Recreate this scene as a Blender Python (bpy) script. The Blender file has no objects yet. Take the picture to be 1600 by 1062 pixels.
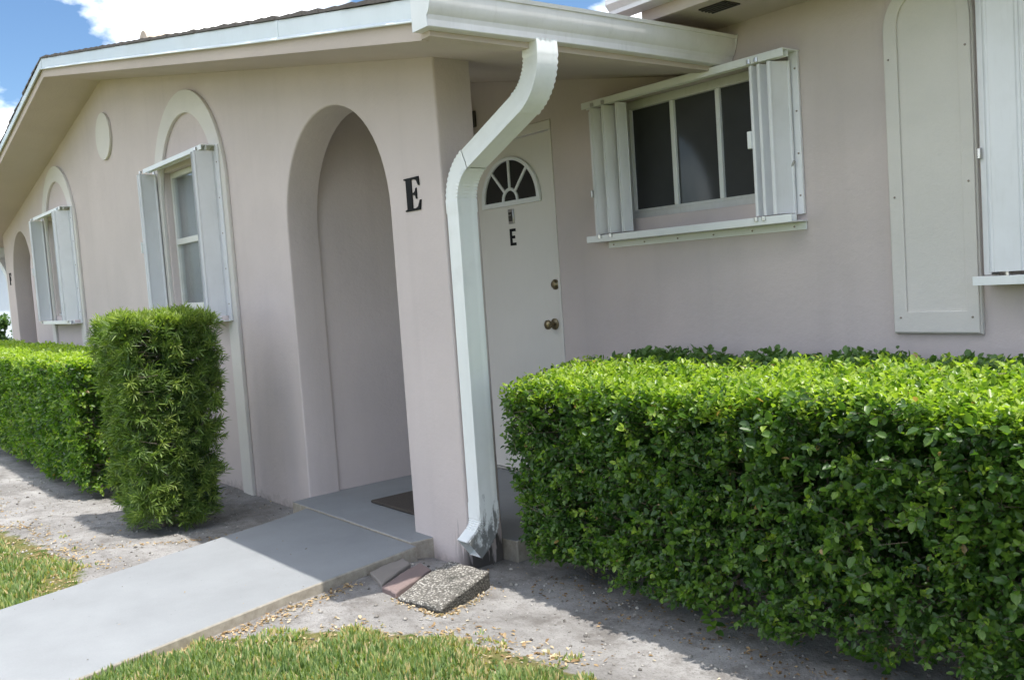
import bpy, bmesh, math, random
import numpy as np
from mathutils import Vector, Matrix, noise

random.seed(7)
RNG = np.random.default_rng(7)
SC = bpy.context.scene
COL = SC.collection

# ------------------------------------------------------------------ camera
cam_data = bpy.data.cameras.new("camera")
cam = bpy.data.objects.new("camera", cam_data)
COL.objects.link(cam)
_r = Vector((0.61680662, 0.78412052, -0.06859011))
_u = Vector((-0.01067049, 0.09546308, 0.99537578))
_f = Vector((-0.7870424, 0.61322248, -0.06724921))
cam.matrix_world = Matrix(((_r.x, _u.x, -_f.x, 3.4257), (_r.y, _u.y, -_f.y, -2.3363),
                           (_r.z, _u.z, -_f.z, 1.2115), (0, 0, 0, 1)))
cam_data.sensor_width = 36.0
cam_data.lens = 1452.2 / 1600 * 36
cam_data.clip_start = 0.05
cam_data.clip_end = 2000
SC.camera = cam

# ------------------------------------------------------------------ sky
SUN_EL = math.radians(73.0)
SUN_AZ = math.radians(72.1)          # clockwise from +Y
world = bpy.data.worlds.new("World")
SC.world = world
world.use_nodes = True
wt = world.node_tree
wt.nodes.clear()
w_out = wt.nodes.new("ShaderNodeOutputWorld")
w_bg = wt.nodes.new("ShaderNodeBackground")
w_bg.inputs[1].default_value = 0.10
sky = wt.nodes.new("ShaderNodeTexSky")
sky.sky_type = 'NISHITA'
sky.sun_disc = False
sky.sun_elevation = SUN_EL
sky.sun_rotation = SUN_AZ
sky.air_density = 1.0
sky.dust_density = 0.05
sky.ozone_density = 4.0
w_tc = wt.nodes.new("ShaderNodeTexCoord")
w_map = wt.nodes.new("ShaderNodeMapping")
w_map.inputs['Location'].default_value = (2.397, 5.3567, 11.1982)
w_map.inputs['Scale'].default_value = (1.0, 1.0, 1.7)
w_n = wt.nodes.new("ShaderNodeTexNoise")
w_n.inputs['Scale'].default_value = 3.1
w_n.inputs['Detail'].default_value = 9
w_n.inputs['Roughness'].default_value = 0.52
w_ramp = wt.nodes.new("ShaderNodeValToRGB")
w_ramp.color_ramp.elements[0].position = 0.505
w_ramp.color_ramp.elements[1].position = 0.605
w_mix = wt.nodes.new("ShaderNodeMix")
w_mix.data_type = 'RGBA'
w_mix.inputs['B'].default_value = (20.5, 20.4, 20.2, 1)
wt.links.new(w_tc.outputs['Generated'], w_map.inputs['Vector'])
wt.links.new(w_map.outputs[0], w_n.inputs['Vector'])
wt.links.new(w_n.outputs['Fac'], w_ramp.inputs[0])
wt.links.new(w_ramp.outputs[0], w_mix.inputs['Factor'])
w_hs = wt.nodes.new("ShaderNodeHueSaturation")
w_hs.inputs['Saturation'].default_value = 1.08
w_hs.inputs['Value'].default_value = 0.74
wt.links.new(sky.outputs[0], w_hs.inputs['Color'])
wt.links.new(w_hs.outputs[0], w_mix.inputs['A'])
wt.links.new(w_mix.outputs['Result'], w_bg.inputs[0])
wt.links.new(w_bg.outputs[0], w_out.inputs[0])

# ------------------------------------------------------------------ sun
sun_data = bpy.data.lights.new("sun", 'SUN')
sun_data.energy = 2.6
sun_data.angle = math.radians(0.53)
sun_data.color = (1.0, 0.955, 0.885)
sun = bpy.data.objects.new("sun", sun_data)
COL.objects.link(sun)
_sd = Vector((math.sin(SUN_AZ) * math.cos(SUN_EL), math.cos(SUN_AZ) * math.cos(SUN_EL), math.sin(SUN_EL)))
sun.rotation_euler = (-_sd).to_track_quat('-Z', 'Y').to_euler()
sun.location = _sd * 30

SC.view_settings.view_transform = 'Standard'
SC.view_settings.look = 'None'
SC.view_settings.exposure = 1.16
SC.view_settings.gamma = 1.0
SC.view_settings.use_curve_mapping = False
SC.render.engine = 'CYCLES'
SC.cycles.use_denoising = True
SC.cycles.max_bounces = 8
SC.cycles.transparent_max_bounces = 12

# ------------------------------------------------------------------ materials
def new_mat(name):
    m = bpy.data.materials.new(name)
    m.use_nodes = True
    nt = m.node_tree
    return m, nt, nt.nodes['Principled BSDF']

def N(nt, kind, **kw):
    n = nt.nodes.new(kind)
    for k, v in kw.items():
        if k in n.inputs:
            n.inputs[k].default_value = v
        else:
            setattr(n, k, v)
    return n

def ramp(nt, fac, stops):
    r = nt.nodes.new("ShaderNodeValToRGB")
    e = r.color_ramp.elements
    while len(e) < len(stops):
        e.new(0.5)
    for i, (p, c) in enumerate(stops):
        e[i].position = p
        e[i].color = (c[0], c[1], c[2], 1) if not isinstance(c, (int, float)) else (c, c, c, 1)
    nt.links.new(fac, r.inputs[0])
    return r.outputs[0]

def mixc(nt, fac, a, b, mode='MIX'):
    m = nt.nodes.new("ShaderNodeMix")
    m.data_type = 'RGBA'
    m.blend_type = mode
    for sock, v in (('Factor', fac), ('A', a), ('B', b)):
        if hasattr(v, 'is_linked') or hasattr(v, 'links'):
            nt.links.new(v, m.inputs[sock])
        elif isinstance(v, (int, float)):
            m.inputs[sock].default_value = v if sock == 'Factor' else (v, v, v, 1)
        else:
            m.inputs[sock].default_value = (v[0], v[1], v[2], 1)
    return m.outputs['Result']

def math_(nt, op, a, b=None, clamp=False):
    m = nt.nodes.new("ShaderNodeMath")
    m.operation = op
    m.use_clamp = clamp
    for i, v in enumerate((a, b)):
        if v is None:
            continue
        if isinstance(v, (int, float)):
            m.inputs[i].default_value = v
        else:
            nt.links.new(v, m.inputs[i])
    return m.outputs[0]

def maprange(nt, v, a, b, c=0.0, d=1.0):
    m = nt.nodes.new("ShaderNodeMapRange")
    nt.links.new(v, m.inputs[0])
    for i, x in enumerate((a, b, c, d)):
        m.inputs[i + 1].default_value = x
    return m.outputs[0]

def geo_pos(nt):
    return nt.nodes.new("ShaderNodeNewGeometry").outputs['Position']

def noise_n(nt, vec, scale, detail=4, rough=0.55):
    n = N(nt, "ShaderNodeTexNoise", Scale=scale, Detail=detail, Roughness=rough)
    nt.links.new(vec, n.inputs['Vector'])
    return n.outputs['Fac']

def bump(nt, bsdf, h, strength, dist, prev=None):
    b = N(nt, "ShaderNodeBump", Strength=strength, Distance=dist)
    nt.links.new(h, b.inputs['Height'])
    if prev is not None:
        nt.links.new(prev, b.inputs['Normal'])
    nt.links.new(b.outputs[0], bsdf.inputs['Normal'])
    return b.outputs[0]

def scale_vec(nt, vec, s):
    m = nt.nodes.new("ShaderNodeMapping")
    m.inputs['Scale'].default_value = s
    nt.links.new(vec, m.inputs['Vector'])
    return m.outputs[0]

def sep(nt, vec):
    s = nt.nodes.new("ShaderNodeSeparateXYZ")
    nt.links.new(vec, s.inputs[0])
    return s.outputs

def make_stucco(name, base, stain=True):
    m, nt, b = new_mat(name)
    p = geo_pos(nt)
    big = noise_n(nt, p, 1.3, 5, 0.6)
    fine = noise_n(nt, p, 240, 3, 0.7)
    mid = noise_n(nt, p, 45, 4, 0.6)
    c = mixc(nt, maprange(nt, big, 0.3, 0.7), [x * 0.93 for x in base], [min(1, x * 1.05) for x in base])
    c = mixc(nt, maprange(nt, fine, 0.3, 0.75, 0.0, 0.16), c, [x * 0.7 for x in base])
    if stain:
        s = sep(nt, p)
        # mildew splashed up around the rain outlet at the foot of the corner pier
        streak = noise_n(nt, scale_vec(nt, p, (38, 38, 5)), 1.0, 3, 0.6)
        top = math_(nt, 'ADD', math_(nt, 'MULTIPLY', streak, 0.55), -0.24)
        mz = math_(nt, 'MULTIPLY', math_(nt, 'SUBTRACT', top, s[2]), 18, True)
        mx = maprange(nt, s[0], -0.13, 0.0)
        stain_f = math_(nt, 'MULTIPLY', math_(nt, 'MULTIPLY', mz, mx), 0.85)
        c = mixc(nt, stain_f, c, (0.035, 0.033, 0.028))
        # soil splash along the foot of the walls
        sp = noise_n(nt, p, 14, 5, 0.7)
        top2 = math_(nt, 'ADD', math_(nt, 'MULTIPLY', sp, 0.22), -0.165)
        mz2 = math_(nt, 'MULTIPLY', math_(nt, 'SUBTRACT', top2, s[2]), 14, True)
        c = mixc(nt, math_(nt, 'MULTIPLY', mz2, 0.55), c, (0.16, 0.14, 0.12))
        # faint rain streaks
        rs = noise_n(nt, scale_vec(nt, p, (9, 9, 0.5)), 1.0, 4, 0.6)
        c = mixc(nt, maprange(nt, rs, 0.52, 0.78, 0, 0.13), c, [x * 0.62 for x in base])
    nt.links.new(c, b.inputs['Base Color'])
    b.inputs['Roughness'].default_value = 0.92
    b.inputs['Specular IOR Level'].default_value = 0.2
    n0 = bump(nt, b, noise_n(nt, p, 7, 4, 0.55), 0.22, 0.02)
    n1 = bump(nt, b, mid, 0.30, 0.006, n0)
    bump(nt, b, fine, 0.40, 0.002, n1)
    return m

def make_paint(name, base, rough=0.4, dirt=0.25, spec=0.5, metallic=0.0, scale=6.0, dirtc=None):
    m, nt, b = new_mat(name)
    p = geo_pos(nt)
    n1 = noise_n(nt, p, scale, 6, 0.62)
    n2 = noise_n(nt, scale_vec(nt, p, (60, 60, 7)), 1.0, 4, 0.6)
    dc = dirtc or [base[0] * 0.55, base[1] * 0.53, base[2] * 0.48]
    c = mixc(nt, maprange(nt, n1, 0.45, 0.8, 0, dirt), base, dc)
    c = mixc(nt, maprange(nt, n2, 0.55, 0.85, 0, dirt * 0.8), c, dc)
    nt.links.new(c, b.inputs['Base Color'])
    nt.links.new(maprange(nt, n1, 0.3, 0.7, rough * 0.8, min(1, rough * 1.25)), b.inputs['Roughness'])
    b.inputs['Specular IOR Level'].default_value = spec
    b.inputs['Metallic'].default_value = metallic
    bump(nt, b, noise_n(nt, p, 90, 3, 0.6), 0.05, 0.002)
    return m

M = {}
M['wall'] = make_stucco('pink_stucco', (0.615, 0.54, 0.52))
M['soffit'] = make_stucco('soffit_paint', (0.58, 0.50, 0.45), stain=False)
M['trim'] = make_stucco('cream_trim', (0.685, 0.655, 0.615), stain=False)
M['white'] = make_paint('white_aluminium', (0.80, 0.82, 0.82), 0.32, 0.14)
M['gutter'] = make_paint('gutter_white', (0.75, 0.74, 0.735), 0.38, 0.3)
M['fascia'] = make_paint('drip_edge_white', (0.70, 0.76, 0.78), 0.36, 0.12)
M['shutter'] = make_paint('shutter_aluminium', (0.77, 0.775, 0.80), 0.36, 0.18)
M['frame'] = make_paint('window_frame', (0.66, 0.66, 0.63), 0.42, 0.35)
M['door'] = make_paint('door_paint', (0.74, 0.71, 0.66), 0.42, 0.10, scale=2.0)
M['metal'] = make_paint('brushed_metal', (0.55, 0.55, 0.54), 0.28, 0.2, metallic=1.0)
M['brass'] = make_paint('aged_brass', (0.25, 0.205, 0.125), 0.35, 0.4, metallic=1.0)
M['screw'] = make_paint('screw_rust', (0.34, 0.29, 0.25), 0.5, 0.3, metallic=0.6)
M['black'] = make_paint('black_letter', (0.012, 0.012, 0.013), 0.75, 0.1, 0.15, dirtc=(0.05, 0.05, 0.05))
M['lamp'] = make_paint('lantern_metal', (0.05, 0.045, 0.04), 0.45, 0.3)
M['shingle'] = make_paint('asphalt_shingle', (0.17, 0.15, 0.14), 0.95, 0.5, 0.2, scale=40)
M['tile'] = make_paint('tan_tile', (0.56, 0.47, 0.38), 0.75, 0.3, 0.2, scale=12)
M['neighbour'] = make_paint('neighbour_wall', (0.66, 0.72, 0.75), 0.8, 0.15, 0.2, scale=2)

# black mildew in the bottom elbow of the downspout
def make_spout():
    m, nt, b = new_mat('downspout_white')
    p = geo_pos(nt)
    s = sep(nt, p)
    n1 = noise_n(nt, p, 7, 6, 0.62)
    c = mixc(nt, maprange(nt, n1, 0.5, 0.8, 0, 0.2), (0.80, 0.82, 0.815), (0.45, 0.44, 0.40))
    st = noise_n(nt, scale_vec(nt, p, (75, 40, 11)), 1.0, 5, 0.65)
    lim = math_(nt, 'ADD', math_(nt, 'MULTIPLY', st, 0.75), -0.20)
    k = math_(nt, 'MULTIPLY', math_(nt, 'SUBTRACT', lim, s[2]), 9, True)
    side = maprange(nt, s[0], 0.070, 0.092)
    c = mixc(nt, math_(nt, 'MULTIPLY', math_(nt, 'MULTIPLY', k, side), 0.8), c, (0.05, 0.05, 0.045))
    nt.links.new(c, b.inputs['Base Color'])
    b.inputs['Roughness'].default_value = 0.3
    bump(nt, b, noise_n(nt, p, 120, 3, 0.6), 0.05, 0.002)
    return m
M['spout'] = make_spout()

def make_glass(name, tint, through):
    m = bpy.data.materials.new(name)
    m.use_nodes = True
    nt = m.node_tree
    nt.nodes.clear()
    out = nt.nodes.new("ShaderNodeOutputMaterial")
    gl = N(nt, "ShaderNodeBsdfGlossy", Roughness=0.09)
    gl.inputs['Color'].default_value = (0.9, 0.92, 0.95, 1)
    p = geo_pos(nt)
    if through:
        inner = nt.nodes.new("ShaderNodeBsdfTransparent")
        inner.inputs['Color'].default_value = (*tint, 1)
    else:
        inner = nt.nodes.new("ShaderNodeBsdfDiffuse")
        nn = noise_n(nt, p, 5, 3, 0.5)
        c = mixc(nt, nn, [t * 0.8 for t in tint], [t * 1.25 for t in tint])
        nt.links.new(c, inner.inputs['Color'])
    fr = N(nt, "ShaderNodeFresnel", IOR=1.5)
    f2 = math_(nt, 'MULTIPLY', fr.outputs[0], 0.75)
    mx = nt.nodes.new("ShaderNodeMixShader")
    nt.links.new(f2, mx.inputs[0])
    nt.links.new(inner.outputs[0], mx.inputs[1])
    nt.links.new(gl.outputs[0], mx.inputs[2])
    nt.links.new(mx.outputs[0], out.inputs[0])
    bn = N(nt, "ShaderNodeBump", Strength=0.05, Distance=0.01)
    nt.links.new(noise_n(nt, p, 6, 2, 0.5), bn.inputs['Height'])
    nt.links.new(bn.outputs[0], gl.inputs['Normal'])
    return m
M['glass'] = make_glass('clear_glass', (0.93, 0.94, 0.94), True)
M['dark_glass'] = make_glass('dark_screened_glass', (0.060, 0.062, 0.064), False)  # opaque: dark of the unlit room is painted into the pane colour
M['fan_glass'] = make_glass('door_glass', (0.022, 0.022, 0.021), False)
M['curtain'] = make_paint('curtain_cloth', (0.78, 0.79, 0.78), 0.9, 0.10, 0.1, scale=4)

def make_concrete(name, base, rough=0.8, painted=True):
    m, nt, b = new_mat(name)
    p = geo_pos(nt)
    big = noise_n(nt, p, 2.2, 6, 0.65)
    fine = noise_n(nt, p, 130, 4, 0.7)
    sp = noise_n(nt, p, 33, 3, 0.5)
    c = mixc(nt, maprange(nt, big, 0.3, 0.72), [x * 0.87 for x in base], [x * 1.08 for x in base])
    c = mixc(nt, maprange(nt, fine, 0.35, 0.8, 0, 0.22), c, [x * 0.6 for x in base])
    c = mixc(nt, maprange(nt, sp, 0.70, 0.78, 0, 0.5), c, [x * 0.42 for x in base])
    if painted:   # paint stops at the top; the raw concrete edge is sandy and dirty
        g = nt.nodes.new("ShaderNodeNewGeometry")
        up = sep(nt, g.outputs['Normal'])[2]
        raw = mixc(nt, noise_n(nt, p, 26, 4, 0.7), (0.17, 0.145, 0.11), (0.55, 0.50, 0.42))
        c = mixc(nt, maprange(nt, up, 0.5, 0.9), raw, c)
    nt.links.new(c, b.inputs['Base Color'])
    b.inputs['Roughness'].default_value = rough
    b.inputs['Specular IOR Level'].default_value = 0.3
    n1 = bump(nt, b, big, 0.15, 0.02)
    bump(nt, b, fine, 0.3, 0.0015, n1)
    return m
M['walk'] = make_concrete('painted_concrete', (0.270, 0.284, 0.296))
M['brick_a'] = make_concrete('grey_brick', (0.26, 0.235, 0.215), 0.95, False)
M['brick_b'] = make_concrete('red_brick', (0.23, 0.175, 0.165), 0.95, False)

def make_aggregate():
    m, nt, b = new_mat('exposed_aggregate')
    p = geo_pos(nt)
    v = N(nt, "ShaderNodeTexVoronoi", Scale=105)
    nt.links.new(p, v.inputs['Vector'])
    stone = ramp(nt, sep(nt, v.outputs['Color'])[0], [(0.0, (0.13, 0.12, 0.105)), (0.35, (0.27, 0.255, 0.225)), (0.7, (0.43, 0.41, 0.37)), (1.0, (0.58, 0.56, 0.51))])
    c = mixc(nt, maprange(nt, v.outputs['Distance'], 0.35, 0.6), stone, (0.12, 0.112, 0.10))
    big = noise_n(nt, p, 11, 4, 0.6)
    c = mixc(nt, maprange(nt, big, 0.48, 0.68, 0, 0.7), c, (0.035, 0.035, 0.028))
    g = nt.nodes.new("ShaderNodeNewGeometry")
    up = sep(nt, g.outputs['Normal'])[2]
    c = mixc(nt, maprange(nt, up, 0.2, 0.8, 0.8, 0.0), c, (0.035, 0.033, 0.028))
    nt.links.new(c, b.inputs['Base Color'])
    b.inputs['Roughness'].default_value = 0.9
    h = math_(nt, 'SUBTRACT', 1.0, v.outputs['Distance'])
    bump(nt, b, h, 0.9, 0.006)
    return m
M['aggregate'] = make_aggregate()

def make_mat_fabric():
    m, nt, b = new_mat('coir_mat')
    p = geo_pos(nt)
    f = noise_n(nt, p, 190, 3, 0.7)
    c = mixc(nt, f, (0.03, 0.026, 0.022), (0.115, 0.095, 0.08))
    nt.links.new(c, b.inputs['Base Color'])
    b.inputs['Roughness'].default_value = 1.0
    bump(nt, b, f, 0.8, 0.006)
    return m
M['mat'] = make_mat_fabric()

def make_ground():
    m, nt, b = new_mat('sandy_ground')
    p = geo_pos(nt)
    a = N(nt, "ShaderNodeAttribute", attribute_name='lawn')
    lawn = a.outputs['Fac']
    big = noise_n(nt, p, 2.6, 6, 0.65)
    mid = noise_n(nt, p, 17, 5, 0.7)
    fine = noise_n(nt, p, 120, 5, 0.8)
    soil = mixc(nt, maprange(nt, big, 0.32, 0.7), (0.22, 0.211, 0.202), (0.42, 0.41, 0.40))
    soil = mixc(nt, maprange(nt, mid, 0.50, 0.75, 0, 0.55), soil, (0.15, 0.13, 0.115))
    soil = mixc(nt, maprange(nt, fine, 0.53, 0.68, 0, 0.75), soil, (0.085, 0.075, 0.068))
    clump = noise_n(nt, p, 6.5, 6, 0.75)
    soil = mixc(nt, maprange(nt, clump, 0.52, 0.66, 0, 0.55), soil, (0.12, 0.108, 0.098))
    soil = mixc(nt, maprange(nt, fine, 0.36, 0.26, 0, 0.6), soil, (0.60, 0.58, 0.55))
    thatch = mixc(nt, fine, (0.09, 0.085, 0.03), (0.33, 0.27, 0.13))
    thatch = mixc(nt, maprange(nt, mid, 0.4, 0.65), thatch, (0.07, 0.11, 0.025))
    edge = math_(nt, 'ADD', lawn, math_(nt, 'MULTIPLY', math_(nt, 'SUBTRACT', mid, 0.5), 0.9))
    c = mixc(nt, maprange(nt, edge, 0.42, 0.58), soil, thatch)
    nt.links.new(c, b.inputs['Base Color'])
    b.inputs['Roughness'].default_value = 0.97
    b.inputs['Specular IOR Level'].default_value = 0.1
    n1 = bump(nt, b, mid, 0.7, 0.016)
    bump(nt, b, fine, 0.9, 0.006, n1)
    return m
M['ground'] = make_ground()

def make_leaf(name, stops, rough=0.38, transl=0.35, spec=0.5):
    m = bpy.data.materials.new(name)
    m.use_nodes = True
    nt = m.node_tree
    b = nt.nodes['Principled BSDF']
    out = nt.nodes['Material Output']
    a = N(nt, "ShaderNodeAttribute", attribute_name='tone')
    c = ramp(nt, a.outputs['Fac'], stops)
    nt.links.new(c, b.inputs['Base Color'])
    b.inputs['Roughness'].default_value = rough
    b.inputs['Specular IOR Level'].default_value = spec
    t = nt.nodes.new("ShaderNodeBsdfTranslucent")
    tc = mixc(nt, 0.55, c, (0.75, 0.95, 0.12), 'MULTIPLY')
    bright = mixc(nt, 1.0, tc, (2.6, 2.6, 1.6), 'MULTIPLY')
    nt.links.new(bright, t.inputs['Color'])
    mx = nt.nodes.new("ShaderNodeMixShader")
    mx.inputs[0].default_value = transl
    nt.links.new(b.outputs[0], mx.inputs[1])
    nt.links.new(t.outputs[0], mx.inputs[2])
    nt.links.new(mx.outputs[0], out.inputs[0])
    return m
M['hedge_leaf'] = make_leaf('hedge_leaf', [(0.0, (0.022, 0.055, 0.016)), (0.35, (0.052, 0.115, 0.022)), (0.65, (0.135, 0.23, 0.032)), (0.93, (0.30, 0.39, 0.06)), (1.0, (0.34, 0.22, 0.11))])
M['podo_leaf'] = make_leaf('needle_leaf', [(0.0, (0.03, 0.06, 0.02)), (0.4, (0.065, 0.12, 0.03)), (0.75, (0.16, 0.235, 0.05)), (1.0, (0.29, 0.35, 0.09))], 0.45, 0.28)
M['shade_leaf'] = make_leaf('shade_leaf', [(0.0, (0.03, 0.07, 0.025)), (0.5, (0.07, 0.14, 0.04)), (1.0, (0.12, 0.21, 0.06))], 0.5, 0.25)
M['grass'] = make_leaf('grass_blade', [(0.0, (0.08, 0.14, 0.05)), (0.45, (0.175, 0.25, 0.095)), (0.72, (0.29, 0.34, 0.125)), (0.86, (0.38, 0.32, 0.16)), (1.0, (0.52, 0.43, 0.27))], 0.5, 0.3, 0.4)
M['litter'] = make_leaf('dry_litter', [(0.0, (0.12, 0.07, 0.035)), (0.4, (0.30, 0.20, 0.11)), (0.75, (0.50, 0.37, 0.22)), (1.0, (0.64, 0.54, 0.40))], 0.8, 0.12, 0.2)
M['twig'] = make_paint('twig_bark', (0.22, 0.18, 0.145), 0.9, 0.4, 0.1, scale=30)
M['pebble'] = make_leaf('pebble', [(0.0, (0.10, 0.09, 0.08)), (0.5, (0.34, 0.32, 0.29)), (1.0, (0.50, 0.48, 0.45))], 0.9, 0.0, 0.2)

# ------------------------------------------------------------------ object helpers
class MB:
    """collects geometry for one mesh object"""
    def __init__(self):
        self.v, self.f = [], []
    def add(self, verts, faces):
        o = len(self.v)
        self.v += [tuple(x) for x in verts]
        self.f += [tuple(i + o for i in f) for f in faces]
        return self
    def box(self, x0, x1, y0, y1, z0, z1):
        x0, x1 = min(x0, x1), max(x0, x1); y0, y1 = min(y0, y1), max(y0, y1); z0, z1 = min(z0, z1), max(z0, z1)
        return self.add([(x0, y0, z0), (x1, y0, z0), (x1, y1, z0), (x0, y1, z0), (x0, y0, z1), (x1, y0, z1), (x1, y1, z1), (x0, y1, z1)],
                        [(0, 3, 2, 1), (4, 5, 6, 7), (0, 1, 5, 4), (1, 2, 6, 5), (2, 3, 7, 6), (3, 0, 4, 7)])
    def hexa(self, b, t):
        return self.add(list(b) + list(t), [(0, 3, 2, 1), (4, 5, 6, 7), (0, 1, 5, 4), (1, 2, 6, 5), (2, 3, 7, 6), (3, 0, 4, 7)])
    def prism(self, pts, axis, a0, a1):
        """extrude a closed outline (list of 2D points) along an axis"""
        def P(p, a):
            return {'x': (a, p[0], p[1]), 'y': (p[0], a, p[1]), 'z': (p[0], p[1], a)}[axis]
        n = len(pts)
        v = [P(p, a0) for p in pts] + [P(p, a1) for p in pts]
        f = [tuple(range(n)), tuple(range(2 * n - 1, n - 1, -1))]
        f += [(i, (i + 1) % n + 0, (i + 1) % n + n, i + n) for i in range(n)]
        return self.add(v, f)
    def tube(self, p0, p1, r0, r1=None, n=8):
        r1 = r0 if r1 is None else r1
        p0, p1 = Vector(p0), Vector(p1)
        d = (p1 - p0).normalized()
        a = d.orthogonal().normalized(); b = d.cross(a)
        v = []
        for p, r in ((p0, r0), (p1, r1)):
            for i in range(n):
                t = 2 * math.pi * i / n
                v.append(p + (a * math.cos(t) + b * math.sin(t)) * r)
        f = [(i, (i + 1) % n, (i + 1) % n + n, i + n) for i in range(n)]
        f += [tuple(range(n - 1, -1, -1)), tuple(range(n, 2 * n))]
        return self.add(v, f)
    def mesh(self, name):
        me = bpy.data.meshes.new(name)
        me.from_pydata(self.v, [], self.f)
        bm = bmesh.new(); bm.from_mesh(me)
        bmesh.ops.recalc_face_normals(bm, faces=bm.faces)
        bm.to_mesh(me); bm.free()
        return me
    def build(self, name, mat, parent=None, bevel=0.0, smooth=False, seg=2):
        o = link(name, self.mesh(name), mat, parent)
        if bevel:
            md = o.modifiers.new('bevel', 'BEVEL'); md.width = bevel; md.segments = seg; md.limit_method = 'ANGLE'
            md.angle_limit = math.radians(35)
        if smooth or bevel:
            shade(o.data)
        return o

def shade(me, ang=35):
    me.polygons.foreach_set('use_smooth', [True] * len(me.polygons))
    me.set_sharp_from_angle(angle=math.radians(ang))

def link(name, data, mat=None, parent=None):
    o = bpy.data.objects.new(name, data)
    COL.objects.link(o)
    if mat is not None:
        if len(data.materials) == 0:
            data.materials.append(mat)
    if parent is not None:
        o.parent = parent
        if parent.type == 'EMPTY':
            o.matrix_parent_inverse = Matrix.Translation(-Vector(parent.location))
    return o

def tag(o, label=None, cat=None, group=None, kind=None):
    for k, v in (('label', label), ('category', cat), ('group', group), ('kind', kind)):
        if v:
            o[k] = v
    return o

def empty(name, loc):
    o = bpy.data.objects.new(name, None)
    o.empty_display_size = 0.2
    COL.objects.link(o)
    o.location = loc
    return o

def outline_solid(name, loops, y0, y1, mat, parent, bevel=0.0):
    """solid plate in the XZ plane with holes: loops[0] outer, rest holes (2D x,z); spans y0..y1"""
    cu = bpy.data.curves.new(name, 'CURVE')
    cu.dimensions = '2D'
    cu.fill_mode = 'BOTH'
    cu.extrude = (y1 - y0) / 2 - bevel
    cu.bevel_depth = bevel
    cu.bevel_resolution = 3
    cu.offset = -bevel
    for L in loops:
        s = cu.splines.new('POLY')
        s.points.add(len(L) - 1)
        for i, (x, z) in enumerate(L):
            s.points[i].co = (x, z, 0, 1)
        s.use_cyclic_u = True
    t = bpy.data.objects.new('tmp', cu)
    COL.objects.link(t)
    dg = bpy.context.evaluated_depsgraph_get()
    me = bpy.data.meshes.new_from_object(t.evaluated_get(dg))
    bpy.data.objects.remove(t)
    bpy.data.curves.remove(cu)
    me.transform(Matrix.Translation((0, (y0 + y1) / 2, 0)) @ Matrix.Rotation(math.pi / 2, 4, 'X'))
    me.name = name
    me.materials.clear()
    o = link(name, me, mat, parent)
    shade(me, 40)
    return o

def arch(cx, half, z0, spring, rise, n=28, expo=2.0):
    pts = [(cx - half, z0), (cx + half, z0)]
    for i in range(n + 1):
        t = math.pi * i / n
        c, s = math.cos(t), math.sin(t)
        pts.append((cx + half * math.copysign(abs(c) ** (2 / expo), c), spring + rise * abs(s) ** (2 / expo)))
    return pts

def rect(x0, x1, z0, z1):
    return [(x0, z0), (x1, z0), (x1, z1), (x0, z1)]

# ------------------------------------------------------------------ key dimensions
ZG = -0.10                 # soil level
D = 1.1855                 # plane of the set-back wall
XC = -5.07                 # ridge of the gable
SL = 0.186                 # roof slope
XE = 0.66                  # eave edge
YR = -0.445                # rake edge
XLE = 2 * XC - XE
def z_top(x):              # top of the rake board
    return 2.325 - SL * (x if x > XC else 2 * XC - x)
def z_sof(x):
    return z_top(x) - 0.135

# ------------------------------------------------------------------ ground (one sheet to the horizon)
def lawn_edge(x):
    """Y below which the lawn grows"""
    pts = [(-12, -1.62), (-5, -1.55), (-2.8, -1.50), (-2.1, -1.38), (-1.36, -1.33), (-0.9, -1.45), (0.0, -1.42), (0.06, -1.22),
           (0.22, -1.0), (0.39, -0.80), (0.67, -0.59), (0.94, -0.50), (1.4, -0.43), (2.2, -0.36), (6, -0.36)]
    if x <= pts[0][0]: return pts[0][1]
    for (a, ya), (b, yb) in zip(pts, pts[1:]):
        if x <= b:
            return ya + (yb - ya) * (x - a) / (b - a)
    return pts[-1][1]

def ground_z(x, y):
    f = max(0.0, min(1.0, 1.0 - max(abs(x + 1.5) - 7, abs(y + 1) - 4, 0) / 3))
    h = noise.fractal(Vector((x * 1.6, y * 1.6, 3.1)), 0.9, 2.1, 4) * 0.010 + noise.noise(Vector((x * 9, y * 9, 0))) * 0.003
    t = max(0.0, min(1.0, (-0.12 - y) / 0.55)) if x > -0.8 else max(0.0, min(1.0, (-0.45 - y) / 0.8))
    if -0.8 < x < 0.25: t = max(t, max(0.0, min(1.0, (0.10 - y) / 0.40)) * min(1.0, (0.25 - x) / 0.3))
    t = t * t * (3 - 2 * t)
    return ZG + 0.055 * t + h * f

def axis_coords(lo, hi, step, far):
    c = list(np.arange(lo, hi + 1e-6, step))
    s = step; x = c[-1]
    while x < far:
        s *= 1.35; x += s; c.append(x)
    s = step; x = c[0]
    while x > -far:
        s *= 1.35; x -= s; c.insert(0, x)
    return c

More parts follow.
